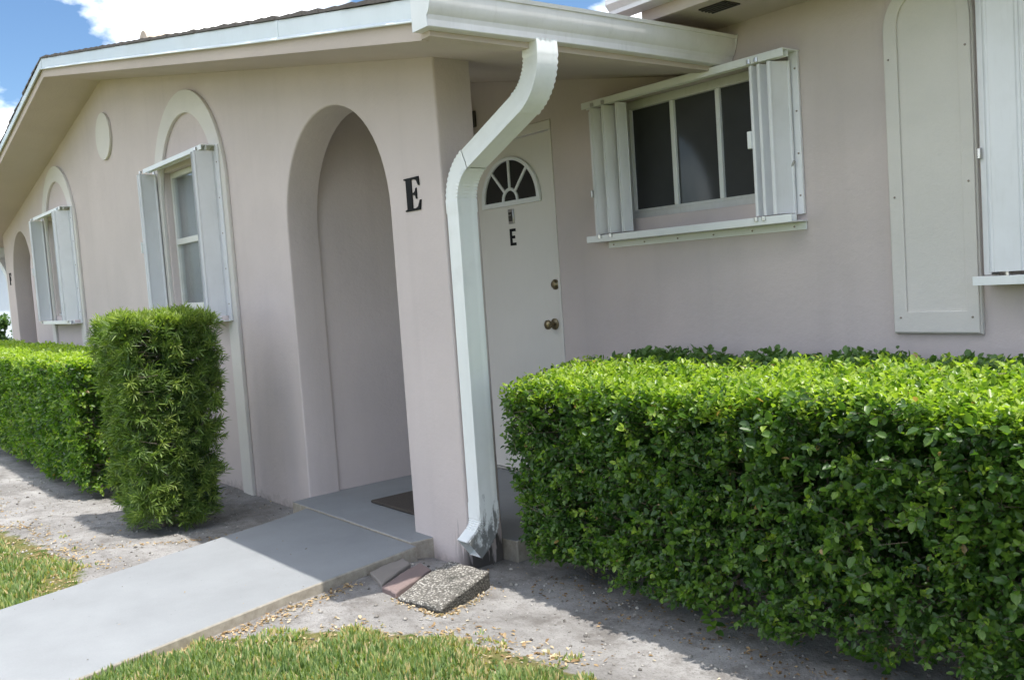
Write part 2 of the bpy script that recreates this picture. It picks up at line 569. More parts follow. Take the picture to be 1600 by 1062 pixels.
def build_ground():
    xs = axis_coords(-6.5, 4.0, 0.035, 420)
    ys = axis_coords(-3.4, 1.3, 0.035, 420)
    nx, ny = len(xs), len(ys)
    verts = [(x, y, ground_z(x, y)) for y in ys for x in xs]
    faces = [(j * nx + i, j * nx + i + 1, (j + 1) * nx + i + 1, (j + 1) * nx + i) for j in range(ny - 1) for i in range(nx - 1)]
    me = bpy.data.meshes.new('ground')
    me.from_pydata(verts, [], faces)
    at = me.attributes.new('lawn', 'FLOAT', 'POINT')
    vals = []
    for (x, y, z) in verts:
        e = lawn_edge(x)
        v = max(0.0, min(1.0, 0.5 + (e - y) / 0.22))
        if y > 25 or x < -30 or x > 15: v = 1.0
        vals.append(v)
    at.data.foreach_set('value', vals)
    me.polygons.foreach_set('use_smooth', [True] * len(me.polygons))
    tag(link('ground', me, M['ground']), kind='structure')
build_ground()

# walkway and porch slab
wk = [(-1.395, -0.125), (-0.235, -0.125), (-0.188, -0.33), (-0.075, -0.842), (0.113, -1.524), (1.25, -6.0), (0.45, -6.0), (-0.864, -1.75), (-1.307, -0.32)]
def slab(name, pts, z0, z1, bev):
    b = MB().prism(pts, 'z', z0, z1)
    o = b.build(name, M['walk'], None, bevel=bev)
    return tag(o, kind='structure')
slab('walkway', wk, ZG - 0.08, 0.0, 0.008)
slab('porch_floor', [(-1.64, 0.205), (-1.60, -0.118), (-0.30, -0.118), (-0.27, 0.205), (0.03, 0.205), (0.085, 0.215), (0.085, D + 0.02), (-1.64, D + 0.02)], ZG - 0.08, 0.003, 0.006)

# ------------------------------------------------------------------ the house
house = empty('stucco_house', (XC, 2.5, ZG))
tag(house, 'pinkish stucco single-storey house with arched entry, low gable roof and white gutter', 'house')

AX, AH, ASP, AR = -1.03, 0.578, 1.56, 0.605
W1X, W2X = -3.13, -7.01
def wall_window(cx):
    return rect(cx - 0.545, cx + 0.47, 1.13, 2.16)
outer = [(2 * XC, ZG - 0.1)]
lax = 2 * XC - AX
outer += [(lax - AH, ZG - 0.1)] + arch(lax, AH, ZG - 0.1, ASP, AR, expo=2.05)[:1:-1] + [(lax + AH, ZG - 0.1)]
outer += [(AX - AH, ZG - 0.1)] + arch(AX, AH, ZG - 0.1, ASP, AR, expo=2.05)[:1:-1] + [(AX + AH, ZG - 0.1)]
outer += [(0, ZG - 0.1), (0, z_sof(0) + 0.03), (XC, z_sof(XC) + 0.03), (2 * XC, z_sof(0) + 0.03)]
front = outline_solid('front_wall', [outer, wall_window(W1X), wall_window(W2X)], 0.0, 0.2, M['wall'], house, bevel=0.011)

# porch side walls (entry lobby), set-back wall with the window opening
for s in (0, 1):
    xw = -1.625 if s == 0 else 2 * XC + 1.625
    b = MB().box(xw - 0.15, xw, 0.203, D - 0.002, ZG - 0.1, 2.62) if s == 0 else MB().box(xw, xw + 0.15, 0.203, D - 0.002, ZG - 0.1, 2.62)
    b.build('porch_side_wall', M['wall'], house)
WO = (-0.10, 0.90, 1.47, 2.085)
rear = outline_solid('set_back_wall', [[(-1.9, ZG - 0.1), (6.5, ZG - 0.1), (6.5, 2.40), (0.70, 2.40), (-1.9, 2.62)],
                                       rect(WO[0], WO[1], WO[2], WO[3]), rect(-1.575, -0.605, -0.05, 2.09)], D, D + 0.18, M['wall'], house, bevel=0.004)
MB().box(2 * XC - 6, 2 * XC + 1.9, D, D + 0.18, ZG - 0.1, 2.4).build('set_back_wall', M['wall'], house)

# soffit / porch ceiling, one sheet per slope
for s in (0, 1):
    xa, xb = (XC, 0.592) if s == 0 else (2 * XC - 0.592, XC)
    y0, y1 = YR + 0.012, D - 0.002
    b = [(xa, y0, z_sof(xa) + .002), (xb, y0, z_sof(xb) + .002), (xb, y1, z_sof(xb) + .002), (xa, y1, z_sof(xa) + .002)]
    t = [(x, y, z + 0.02) for x, y, z in b]
    MB().hexa(b, t).build('soffit', M['soffit'], house)
    # beige rake board under the white drip edge
    xa, xb = (XC, 0.5925) if s == 0 else (2 * XC - 0.5925, XC)
    b = [(xa, YR, z_top(xa) - .138), (xb, YR, z_top(xb) - .138), (xb, YR + 0.03, z_top(xb) - .138), (xa, YR + 0.03, z_top(xa) - .138)]
    t = [(x, y, z + 0.12) for x, y, z in b]
    MB().hexa(b, t).build('rake_board', M['soffit'], house)

# white metal rake edge in lapped lengths, with its kicked-out lower lip
def rake_piece(xa, xb, dy):
    n = 12
    v, f = [], []
    prof = [(0.0, 0.012), (-0.004, -0.012), (-0.004, -0.060), (-0.020, -0.074), (-0.018, -0.078), (0.001, -0.066), (0.004, 0.006)]
    k = len(prof)
    for i in range(n + 1):
        x = xa + (xb - xa) * i / n
        wob = 0.002 * math.sin(x * 1.3) + 0.0008 * math.sin(x * 3.1 + 1)
        for (py, pz) in prof:
            w = wob if pz < -0.05 else 0
            v.append((x, YR - 0.003 + py + dy, z_top(x) + pz + w))
    for i in range(n):
        for j in range(k):
            f.append((i * k + j, i * k + (j + 1) % k, (i + 1) * k + (j + 1) % k, (i + 1) * k + j))
    f += [tuple(range(k)), tuple(range(n * k, n * k + k))]
    MB().add(v, f).build('rake_edge_trim', M['fascia'], house, smooth=True)
for i, (xa, xb) in enumerate([(XC + 0.0, -3.3), (-3.32, -0.555), (-0.575, XE + 0.0), (-7.9, XC - 0.002), (XLE, -7.88)]):
    rake_piece(xa, xb, -0.0025 * (i % 2))

# roof deck, shingles and the tan hood on the slope
roof_parent = None
for s in (0, 1):
    xa, xb = (XC, XE + 0.02) if s == 0 else (XLE - 0.02, XC)
    y0, y1 = YR + 0.006, 8.0
    b = [(xa, y0, z_top(xa) - .012), (xb, y0, z_top(xb) - .012), (xb, y1, z_top(xb) - .012), (xa, y1, z_top(xa) - .012)]
    t = [(x, y, z + 0.022) for x, y, z in b]
    deck = MB().hexa(b, t).build('roof_slope', M['shingle'], house)
    # shingle courses: butt ends step and curl along the rake
    L = abs(xb - xa); nco = int(L / 0.142)
    protos = []
    for k in range(3):
        wob = [random.uniform(0, 0.006) for _ in range(4)]
        q = MB().hexa([(0, 0, 0.0), (0.235, 0, 0.0), (0.235, 1.0, 0.0), (0, 1.0, 0.0)],
                      [(0, 0, 0.017 + wob[0]), (0.235, 0, 0.005), (0.235, 1.0, 0.005), (0, 1.0, 0.015 + wob[1])])
        protos.append(q.mesh('shingle'))
    for k in range(nco):
        x = (xb - 0.142 * k) if s == 0 else (xa + 0.142 * k)
        for r in range(1):
            o = link('shingle', protos[k % 3], M['shingle'], deck)
            ang = math.atan(SL)
            yy = YR - 0.012 + random.uniform(-0.006, 0.006)
            if s == 0:
                o.matrix_basis = Matrix.Translation((x + 0.015, yy, z_top(x) + 0.012)) @ Matrix.Rotation(ang, 4, 'Y') @ Matrix.Diagonal((-1, 1, 1, 1))
            else:
                o.matrix_basis = Matrix.Translation((x - 0.015, yy, z_top(x) + 0.012)) @ Matrix.Rotation(-ang, 4, 'Y')
    if s == 0:
        # half-round tan cap standing proud of the roof
        cx, zc, rr = -4.16, z_top(-4.16) + 0.125, 0.105
        pts = [(cx + rr * math.cos(math.pi * i / 14), zc + rr * 1.1 * math.sin(math.pi * i / 14)) for i in range(15)]
        pts = [(cx + rr, zc - 0.14)] + pts + [(cx - rr, zc - 0.14)]
        MB().prism(pts, 'y', 0.10, 0.75).build('roof_cap', M['tile'], deck, smooth=True)

# gutters (K profile) along both eaves, and the main eave on the right
def gutter(name, x_out, z_out, y0, y1, sgn, parent):
    pr = [(0.0, 0.0), (-0.004, -0.014), (-0.010, -0.014), (-0.012, -0.050), (-0.024, -0.082), (-0.036, -0.094), (-0.036, -0.128),
          (-0.040, -0.131), (-0.128, -0.131), (-0.131, 0.002), (-0.128, 0.002), (-0.126, -0.126), (-0.042, -0.126), (-0.032, -0.092), (-0.018, -0.010), (-0.020, -0.002)]
    pts = [(x_out + sgn * a, z_out + b) for a, b in pr]
    n = 10
    v, f = [], []
    k = len(pts)
    for i in range(n + 1):
        y = y0 + (y1 - y0) * i / n
        w = 0.0025 * math.sin(y * 3.1 + 0.4)
        for (x, z) in pts:
            v.append((x, y, z + w))
    for i in range(n):
        for j in range(k):
            f.append((i * k + j, i * k + (j + 1) % k, (i + 1) * k + (j + 1) % k, (i + 1) * k + j))
    g = MB().add(v, f).build(name, M['gutter'], parent, smooth=True)
    cap = [(x_out + sgn * a, z_out + b) for a, b in [(0.001, 0.002), (-0.012, -0.052), (-0.024, -0.083), (-0.037, -0.095), (-0.037, -0.133), (-0.132, -0.133), (-0.132, 0.006)]]
    for yy in (y0, y1):
        MB().prism(cap, 'y', yy - 0.003, yy + 0.0015).build('gutter_end_cap', M['white'], g, smooth=True)
    return g
G1 = gutter('gutter', 0.7264, 2.2326, YR - 0.035, D - 0.006, 1, house)
G2 = gutter('gutter', 2 * XC - 0.7264, 2.2326, YR - 0.035, D - 0.006, -1, house)
for s in (0, 1):
    xe = 0.595 if s == 0 else 2 * XC - 0.593
    b = MB().box(xe - 0.0022, xe + (0.05 if s == 0 else -0.05), YR + 0.0005, D - 0.004, z_sof(0.592) + 0.001, z_top(XE) - 0.012).build('eave_board', M['soffit'], house)

# main eave over the set-back wall (right)
MB().box(0.60, 6.5, 0.745, D - 0.003, 2.285, 2.302).build('soffit', M['soffit'], house)
mf = MB().box(0.575, 6.5, 0.722, 0.745, 2.270, 2.44).build('eave_board', M['soffit'], house)
MB().box(0.575, 0.598, 0.747, D - 0.003, 2.225, 2.44).build('eave_return', M['soffit'], house)
pts = [(0.622, 2.455), (0.606, 2.36), (0.628, 2.335), (0.628, 2.318), (0.719, 2.318), (0.719, 2.45)]
MB().prism(pts, 'x', 0.47, 6.5).build('gutter', M['gutter'], house, smooth=True)
MB().hexa([(0.56, 0.70, 2.442), (6.5, 0.70, 2.442), (6.5, 6.0, 3.45), (0.56, 6.0, 3.45)],
          [(0.56, 0.70, 2.462), (6.5, 0.70, 2.462), (6.5, 6.0, 3.47), (0.56, 6.0, 3.47)]).build('roof_slope', M['shingle'], house)
v = MB().box(0.80, 0.94, 0.83, 0.93, 2.279, 2.2845).build('soffit_vent', M['lamp'], house)
for k in range(4):
    MB().box(0.805, 0.935, 0.842 + k * 0.022, 0.850 + k * 0.022, 2.274, 2.2787).build('slat', M['lamp'], v)

# downspouts: fluted rectangular pipe swept through crimped elbows
def rect_profile(w, d, flutes):
    """closed outline, local (a along width, b along depth)"""
    pts = []
    def side(p, q, n, inward):
        for i in range(n):
            t = i / n
            e = 0.0028 if (i % 2) and 1 < i < n - 1 else 0.0
            pts.append((p[0] + (q[0] - p[0]) * t + inward[0] * e, p[1] + (q[1] - p[1]) * t + inward[1] * e))
    n = flutes
    a, b = w / 2, d / 2
    side((-a, -b), (a, -b), n, (0, 1)); side((a, -b), (a, b), n, (-1, 0)); side((a, b), (-a, b), n, (0, -1)); side((-a, b), (-a, -b), n, (1, 0))
    return pts

def sweep(name, path, wid_axis, prof, mat, parent, crimps=None):
    """path: list of (point, tangent); wid_axis: constant side axis"""
    v, f = [], []
    k = len(prof)
    for i, (p, t) in enumerate(path):
        p, t = Vector(p), Vector(t).normalized()
        b = Vector(wid_axis)
        a = b.cross(t).normalized()
        s = crimps[i] if crimps else 1.0
        for (pa, pb) in prof:
            v.append(p + a * pa * s + b * pb * s)
    for i in range(len(path) - 1):
        for j in range(k):
            f.append((i * k + j, i * k + (j + 1) % k, (i + 1) * k + (j + 1) % k, (i + 1) * k + j))
    o = MB().add(v, f).build(name, mat, parent, smooth=True)
    return o

def arc_path(c, ex, ey, r, a0, a1, n):
    out = []
    for i in range(n + 1):
        a = a0 + (a1 - a0) * i / n
        p = Vector(c) + (Vector(ex) * math.cos(a) + Vector(ey) * math.sin(a)) * r
        t = (-Vector(ex) * math.sin(a) + Vector(ey) * math.cos(a)) * (1 if a1 > a0 else -1)
        out.append((p, t))
    return out

def downspout(x_mir):
    sg = 1 if x_mir is None else -1
    def X(p):
        return Vector((p[0] if sg > 0 else 2 * XC - p[0], p[1], p[2]))
    def Xd(p):
        return Vector((p[0] * sg, p[1], p[2]))
    prof = rect_profile(0.085, 0.101, 9)
    prof_s = rect_profile(0.088, 0.104, 9)
    yc = 0.062
    ang = math.radians(66)          # turn of the elbows away from vertical
    R = 0.19
    # upper elbow: starts vertical at (xg, z=2.10), ends heading -X and down
    xg, z0 = 0.648, 2.065
    c1 = (xg - R, yc, z0)
    e1 = arc_path(c1, (1, 0, 0), (0, 0, -1), R, 0, ang, 22)
    pend, tend = e1[-1]
    # lower elbow ends vertical at x=xp
    xp = 0.053
    R2 = 0.19
    # centre of the lower arc is on the +X side... arc from heading (-sin,0,-cos) back to straight down
    c2x = xp + R2
    # point on lower arc at angle 'ang' before the end
    ps = Vector((c2x - R2 * math.cos(ang), yc, 0))
    dx = pend.x - ps.x
    L = dx / math.sin(ang)
    zs = pend.z - L * math.cos(ang)
    c2z = zs - R2 * math.sin(ang)
    e2 = arc_path((c2x, yc, c2z), (-1, 0, 0), (0, 0, 1), R2, ang, 0, 22)
    ds = None
    def fix(path):
        return [(X(p), Xd(t)) for p, t in path]
    def crimp(n):
        return [1.02 if i in (0, n) else (1.030 if i % 2 else 0.970) for i in range(n + 1)]
    body = fix([(Vector((xp, yc, c2z + 0.0)), Vector((0, 0, -1))), (Vector((xp, yc, 0.180)), Vector((0, 0, -1)))])
    ds = sweep('downspout', body, (0, 1, 0), prof, M['spout'], house)
    top = [(Vector((xg, yc, 2.112)), Vector((0, 0, -1)))]
    sweep('elbow', fix(top + e1), (0, 1, 0), prof_s, M['spout'], ds, [1.0] + crimp(22))
    mid = [(pend, tend), (Vector((ps.x, yc, zs)), tend)]
    sweep('offset_pipe', fix(mid), (0, 1, 0), prof, M['spout'], ds, [0.995, 0.995])
    sweep('elbow', fix(e2 + [(Vector((xp, yc, c2z - 0.045)), Vector((0, 0, -1)))]), (0, 1, 0), prof_s, M['spout'], ds, crimp(22) + [1.012])
    # shoe at the foot kicks out toward the lawn
    R3 = 0.125
    c3 = (xp, yc - R3, 0.150)
    e3 = arc_path(c3, (0, 1, 0), (0, 0, -1), R3, 0, math.radians(52), 14)
    pe, te = e3[-1]
    path = [(Vector((xp, yc, 0.215)), Vector((0, 0, -1)))] + e3 + [(pe + te * 0.055, te)]
    prof_r = [(b * 1.0, a) for a, b in prof_s]
    sweep('shoe', fix(path), (1, 0, 0), prof_r, M['spout'], ds, [1.012] + crimp(14) + [1.02])
    for z in (1.25, 0.45):
        p = X((xp, yc, z))
        MB().box(p.x - 0.0475, p.x + 0.0475, yc - 0.0565, yc + 0.0565, z - 0.0015, z + 0.0015)
    return ds
downspout(None)
downspout(1)

# ------------------------------------------------------------------ trim on the gable wall
def arch_trim(cx, name):
    o_half, i_half, zt = 0.715, 0.555, 1.945
    out = [(cx - o_half, ZG - 0.02)] + [(cx - o_half, zt)]
    n = 30
    for i in range(1, n):
        t = math.pi - math.pi * i / n
        out.append((cx + o_half * math.cos(t), zt + 0.715 * math.sin(t)))
    out += [(cx + o_half, zt), (cx + o_half, ZG - 0.02), (cx + i_half, ZG - 0.02), (cx + i_half, zt)]
    for i in range(1, n):
        t = math.pi * i / n
        out.append((cx + i_half * math.cos(t), zt + 0.56 * math.sin(t)))
    out += [(cx - i_half, zt), (cx - i_half, ZG - 0.02)]
    return outline_solid(name, [out], -0.024, -0.0005, M['trim'], house, bevel=0.003)
arch_trim(W1X, 'arch_trim')
arch_trim(W2X, 'arch_trim')
outline_solid('medallion', [[(-5.09 + 0.215 * math.cos(2 * math.pi * i / 48), 2.662 + 0.2 * math.sin(2 * math.pi * i / 48)) for i in range(48)]], -0.022, -0.0005, M['trim'], house, bevel=0.003)

# screw heads share one mesh
SCREW = MB().tube((0, 0, 0), (0, -0.004, 0), 0.0045, 0.003, 8).mesh('screw')
SCREW.materials.append(M['screw'])
def screw(x, y, z, parent):
    o = link('screw', SCREW, None, parent)
    o.location = (x, y, z)

# ------------------------------------------------------------------ windows in the gable wall
def gable_window(cx, curtain=True):
    yf = 0.05
    x0, x1, z0, z1 = cx - 0.545, cx + 0.47, 1.13, 2.16
    fw = 0.035
    w = outline_solid('window', [rect(x0 + 0.002, x1 - 0.002, z0 + 0.002, z1 - 0.002), rect(x0 + 0.03, x1 - 0.03, z0 + 0.055, z1 - 0.04)], yf, yf + 0.05, M['frame'], house, 0.003)
    zm = (z0 + z1) / 2 + 0.0
    MB().box(x0 + 0.03, x1 - 0.03, yf - 0.006, yf + 0.03, zm - 0.022, zm + 0.022).build('meeting_rail', M['frame'], w, 0.003)
    for zz0, zz1 in ((z0 + 0.055, zm - 0.022), (zm + 0.022, z1 - 0.04)):
        n = 2
        xs = [x0 + 0.03 + (x1 - x0 - 0.06) * i / n for i in range(n + 1)]
        for a, b in zip(xs, xs[1:]):
            MB().box(a + 0.004, b - 0.004, yf + 0.018, yf + 0.022, zz0 + 0.001, zz1 - 0.001).build('pane', M['glass'], w)
        for a in xs[1:-1]:
            MB().box(a - 0.008, a + 0.008, yf + 0.008, yf + 0.030, zz0, zz1).build('muntin', M['white'], w, 0.002)
    MB().box(x0 + 0.01, x1 - 0.01, yf - 0.03, yf - 0.001, z0 + 0.002, z0 + 0.022).build('sill', M['frame'], w, 0.003)
    if not curtain:
        MB().box(x0 + .01, x1 - .01, yf + 0.07, yf + 0.075, z0 + .01, z1 - .01).build('dark_room_sheet', M['lamp'], w)  # dark sheet added as stand-in for the unlit room behind the glass
        return
    # gathered curtain behind the glass
    nx = 90
    vv, ff = [], []
    for i in range(nx + 1):
        x = x0 + (x1 - x0) * i / nx
        y = yf + 0.055 + 0.012 * math.sin(x * 62) + 0.008 * math.sin(x * 23 + 1)
        vv += [(x, y, z0 - 0.02), (x, y + 0.004, z1 + 0.02)]
    for i in range(nx):
        ff.append((2 * i, 2 * i + 2, 2 * i + 3, 2 * i + 1))
    c = MB().add(vv, ff).build('curtain', M['curtain'], w, smooth=True)
    c.modifiers.new('cloth', 'SOLIDIFY').thickness = 0.002
gable_window(W1X)
gable_window(W2X, False)

# ------------------------------------------------------------------ accordion storm shutters
def blade(x0, y0, x1, y1, z0, z1, parent, mat=None, lip=0.008, th=0.004):
    """one folding blade: a plate between two plan points with rolled hinge edges"""
    d = Vector((x1 - x0, y1 - y0, 0)); L = d.length; d.normalize()
    n = Vector((-d.y, d.x, 0))
    prof = []
    # shallow formed blade: hinge beads at both ends and a slight bow
    for i, (t, o) in enumerate([(0.0, 0.0), (0.04, lip * .6), (0.10, lip * .6), (0.14, 0.0), (0.5, -0.002), (0.86, 0.0), (0.90, lip * .6), (0.96, lip * .6), (1.0, 0.0)]):
        prof.append((t * L, o))
    pts = [Vector((x0, y0, 0)) + d * t + n * (o + th / 2) for t, o in prof] + [Vector((x0, y0, 0)) + d * t + n * (o - th / 2) for t, o in reversed(prof)]
    return MB().prism([(p.x, p.y) for p in pts], 'z', z0, z1).build('blade', mat or M['shutter'], parent, smooth=True)

def shutter_gable(cx, gap_right):
    zt, zb = 2.165, 1.085
    x0, x1 = cx - 0.60, cx + 0.62
    # open top and bottom channels standing off the wall
    tr = outline_track('accordion_shutter', x0, x1, zt, zt + 0.032, -0.125, -0.002, house)
    outline_track('bottom_track', x0, x1, zb - 0.034, zb, -0.125, -0.002, tr)
    # folded stacks: blades stand out from the wall
    def stack(xs, y_in, y_out):
        for i in range(len(xs) - 1):
            ya, yb = (y_in, y_out) if i % 2 == 0 else (y_out, y_in)
            blade(xs[i], ya, xs[i + 1], yb, zb + 0.004, zt - 0.004, tr)
    stack([x0 - 0.055, x0 - 0.035, x0 - 0.015, x0 + 0.005], -0.03, -0.165)
    if gap_right:      # drawn part of the way across
        stack([x1 - 0.190, x1 - 0.130, x1 - 0.080, x1 - 0.025], -0.165, -0.03)
    else:
        stack([x1 - 0.095, x1 - 0.072, x1 - 0.048, x1 - 0.025], -0.165, -0.03)
    MB().box(x0 - 0.065, x0 - 0.057, -0.175, -0.145, 1.58, 1.66).build('lock_plate', M['white'], tr, 0.002)
    # flat jamb plates with screws
    for a, b in ((x0 - 0.085, x0 - 0.05), (x1 - 0.022, x1 + 0.03)):
        MB().box(a, b, -0.034, -0.0245, zb - 0.03, zt + 0.03).build('jamb_plate', M['shutter'], tr, 0.002)
        for k in range(5):
            screw((a + b) / 2, -0.0345, zb + 0.08 + k * 0.23, tr)
    for x in (x0 - 0.04, x1 - 0.08):
        for z in (zt + 0.004, zb - 0.022):
            MB().tube((x, -0.135, z), (x, -0.135, z + 0.02), 0.011, n=10).build('roller', M['metal'], tr, smooth=True)

def outline_track(name, x0, x1, z0, z1, y0, y1, parent):
    """channel section: web with two down-turned lips"""
    up = name == 'accordion_shutter' or name == 'top_track'
    a, b = (z1 - 0.006, z1) if up else (z0, z0 + 0.006)
    m = MB().box(x0, x1, y0, y1, a, b)
    m.box(x0, x1, y0 - 0.004, y0, z0, z1)
    m.box(x0, x1, y0 + 0.030, y0 + 0.034, z0 + 0.0062 if not up else z0, z1 if not up else z1 - 0.0062)
    return m.build(name, M['white'], parent, 0.0012)
shutter_gable(W1X, 0)
shutter_gable(W2X, 1)

# window and shutter in the set-back wall
def rear_window():
    yf = D + 0.075
    x0, x1, z0, z1 = WO
    xs = [-0.055, 0.232, 0.522, 0.822]
    zb, zt = z0 + 0.05, z1 - 0.045
    w = outline_solid('window', [rect(x0 + .001, x1 - .001, z0 + .001, z1 - .001), rect(xs[0], xs[-1], zb, zt)], yf, yf + 0.05, M['frame'], house, 0.004)
    for a, b in zip(xs, xs[1:]):
        MB().box(a + 0.004, b - 0.004, yf + 0.020, yf + 0.026, zb + 0.001, zt - 0.001).build('pane', M['dark_glass'], w)
    for a in xs[1:-1]:
        MB().box(a - 0.013, a + 0.013, yf + 0.004, yf + 0.034, zb, zt).build('muntin', M['white'], w, 0.003)
    MB().box(x0 + .004, x1 - .004, yf - 0.012, yf + 0.0, z0 + 0.002, z0 + 0.035).build('sill', M['frame'], w, 0.003)
    # accordion shutter
    zt, zb = 2.060, 1.398
    X0, X1 = -0.235, 1.045
    tr = outline_track('accordion_shutter', X0 + 0.02, X1 - 0.005, zt, zt + 0.034, D - 0.115, D - 0.002, house)
    outline_track('bottom_track', X0, X1, zb - 0.034, zb, D - 0.115, D - 0.002, tr)
    fl = MB().box(X0 + 0.05, X1 - 0.005, D - 0.008, D - 0.001, zb - 0.068, zb - 0.0345).build('flange', M['white'], tr, 0.0015)
    for k in range(6):
        screw(X0 + 0.09 + k * 0.225, D - 0.0085, zb - 0.052, fl)
    jr = MB().box(0.990, 1.038, D - 0.016, D - 0.001, zb - 0.001, zt + 0.030).build('jamb_plate', M['shutter'], tr, 0.003)
    for k in range(4):
        screw(1.024, D - 0.0165, zb + 0.08 + k * 0.18, jr)
    MB().box(X0 - 0.002, X0 + 0.03, D - 0.05, D - 0.001, zb + 0.002, zt).build('jamb_plate', M['shutter'], tr, 0.003)
    # folded stacks, seen nearly face-on
    ls = [(-0.205, -0.045), (-0.140, -0.128), (-0.112, -0.055), (-0.050, -0.132), (-0.030, -0.050), (0.045, -0.125), (0.055, -0.06)]
    for (xa, ya), (xb, yb) in zip(ls, ls[1:]):
        blade(xa, D + ya, xb, D + yb, zb + 0.006, zt - 0.006, tr)
    rs = [(1.004, -0.022), (0.960, -0.116), (0.934, -0.040), (0.906, -0.114), (0.893, -0.040), (0.866, -0.116), (0.858, -0.05)]
    for (xa, ya), (xb, yb) in zip(rs, rs[1:]):
        blade(xa, D + ya, xb, D + yb, zb + 0.006, zt - 0.006, tr)
    MB().box(0.838, 0.858, D - 0.122, D - 0.104, 1.70, 1.775).build('lock_plate', M['white'], tr, 0.002)
    MB().box(-0.245, -0.232, D - 0.06, D - 0.03, 1.605, 1.645).build('latch', M['metal'], tr, 0.003)
    MB().tube((0.992, D - 0.03, 1.60), (1.016, D - 0.038, 1.625), 0.006).build('latch', M['metal'], tr, smooth=True)
    for x in (-0.05, -0.13, 0.865, 0.905):
        for z in (zt + 0.002, zb - 0.016):
            MB().tube((x, D - 0.122, z), (x, D - 0.122, z + 0.018), 0.010, n=10).build('roller', M['metal'], tr, smooth=True)
rear_window()

# arched blind panel and the closed shutter beside it
def blind_panel():
    cx, h, zb, sp = 1.608, 0.175, 0.880, 2.055
    p = outline_solid('arched_panel', [arch(cx, h, zb, sp, 0.18, expo=2.2), ], D - 0.022, D - 0.0005, M['trim'], house, 0.004)
    inner = arch(cx + 0.004, h - 0.057, zb + 0.088, sp + 0.01, 0.125, expo=2.2)
    ring = [arch(cx, h - 0.006, zb + 0.006, sp, 0.174, expo=2.2), inner]
    outline_solid('raised_border', ring, D - 0.031, D - 0.0215, M['trim'], p, 0.003)
    for x, z in ((1.458, 1.955), (1.758, 1.945), (1.462, 1.42), (1.754, 1.45), (1.468, 0.945), (1.752, 0.945)):
        screw(x, D - 0.0315, z, p)
    return p
blind_panel()

def closed_shutter():
    zb, zt = 1.100, 2.25
    X0, X1 = 1.842, 3.25
    tr = outline_track('accordion_shutter', X0 - 0.03, X1, zt, zt + 0.034, D - 0.135, D - 0.002, house)
    outline_track('bottom_track', X0 - 0.035, X1, zb - 0.034, zb - 0.002, D - 0.135, D - 0.002, tr)
    MB().box(X0 - 0.03, X0 - 0.002, D - 0.06, D - 0.001, zb, zt).build('jamb_plate', M['shutter'], tr, 0.003)
    MB().box(X0 - 0.034, X0 - 0.02, D - 0.075, D - 0.0605, 1.52, 1.56).build('latch', M['metal'], tr, 0.003)
    x, y = X0, -0.062
    blade(x, D - 0.06, x + 0.020, D - 0.128, zb + 0.012, zt - 0.006, tr, lip=0.003)
    x += 0.024; y = -0.128
    k = 0
    while x < X1 - 0.1:
        y2 = -0.105 if k % 2 == 0 else -0.128
        blade(x, D + y, x + 0.112, D + y2, zb + 0.012, zt - 0.006, tr)
        MB().tube((x + 0.055, D - 0.118, zb - 0.003), (x + 0.055, D - 0.118, zb + 0.011), 0.009, n=8).build('roller', M['metal'], tr, smooth=True)
        x += 0.1135; y = y2; k += 1
    # window behind it
    w = MB().box(1.90, 3.2, D - 0.012, D - 0.004, 1.14, 2.2).build('pane', M['dark_glass'], tr)
closed_shutter()

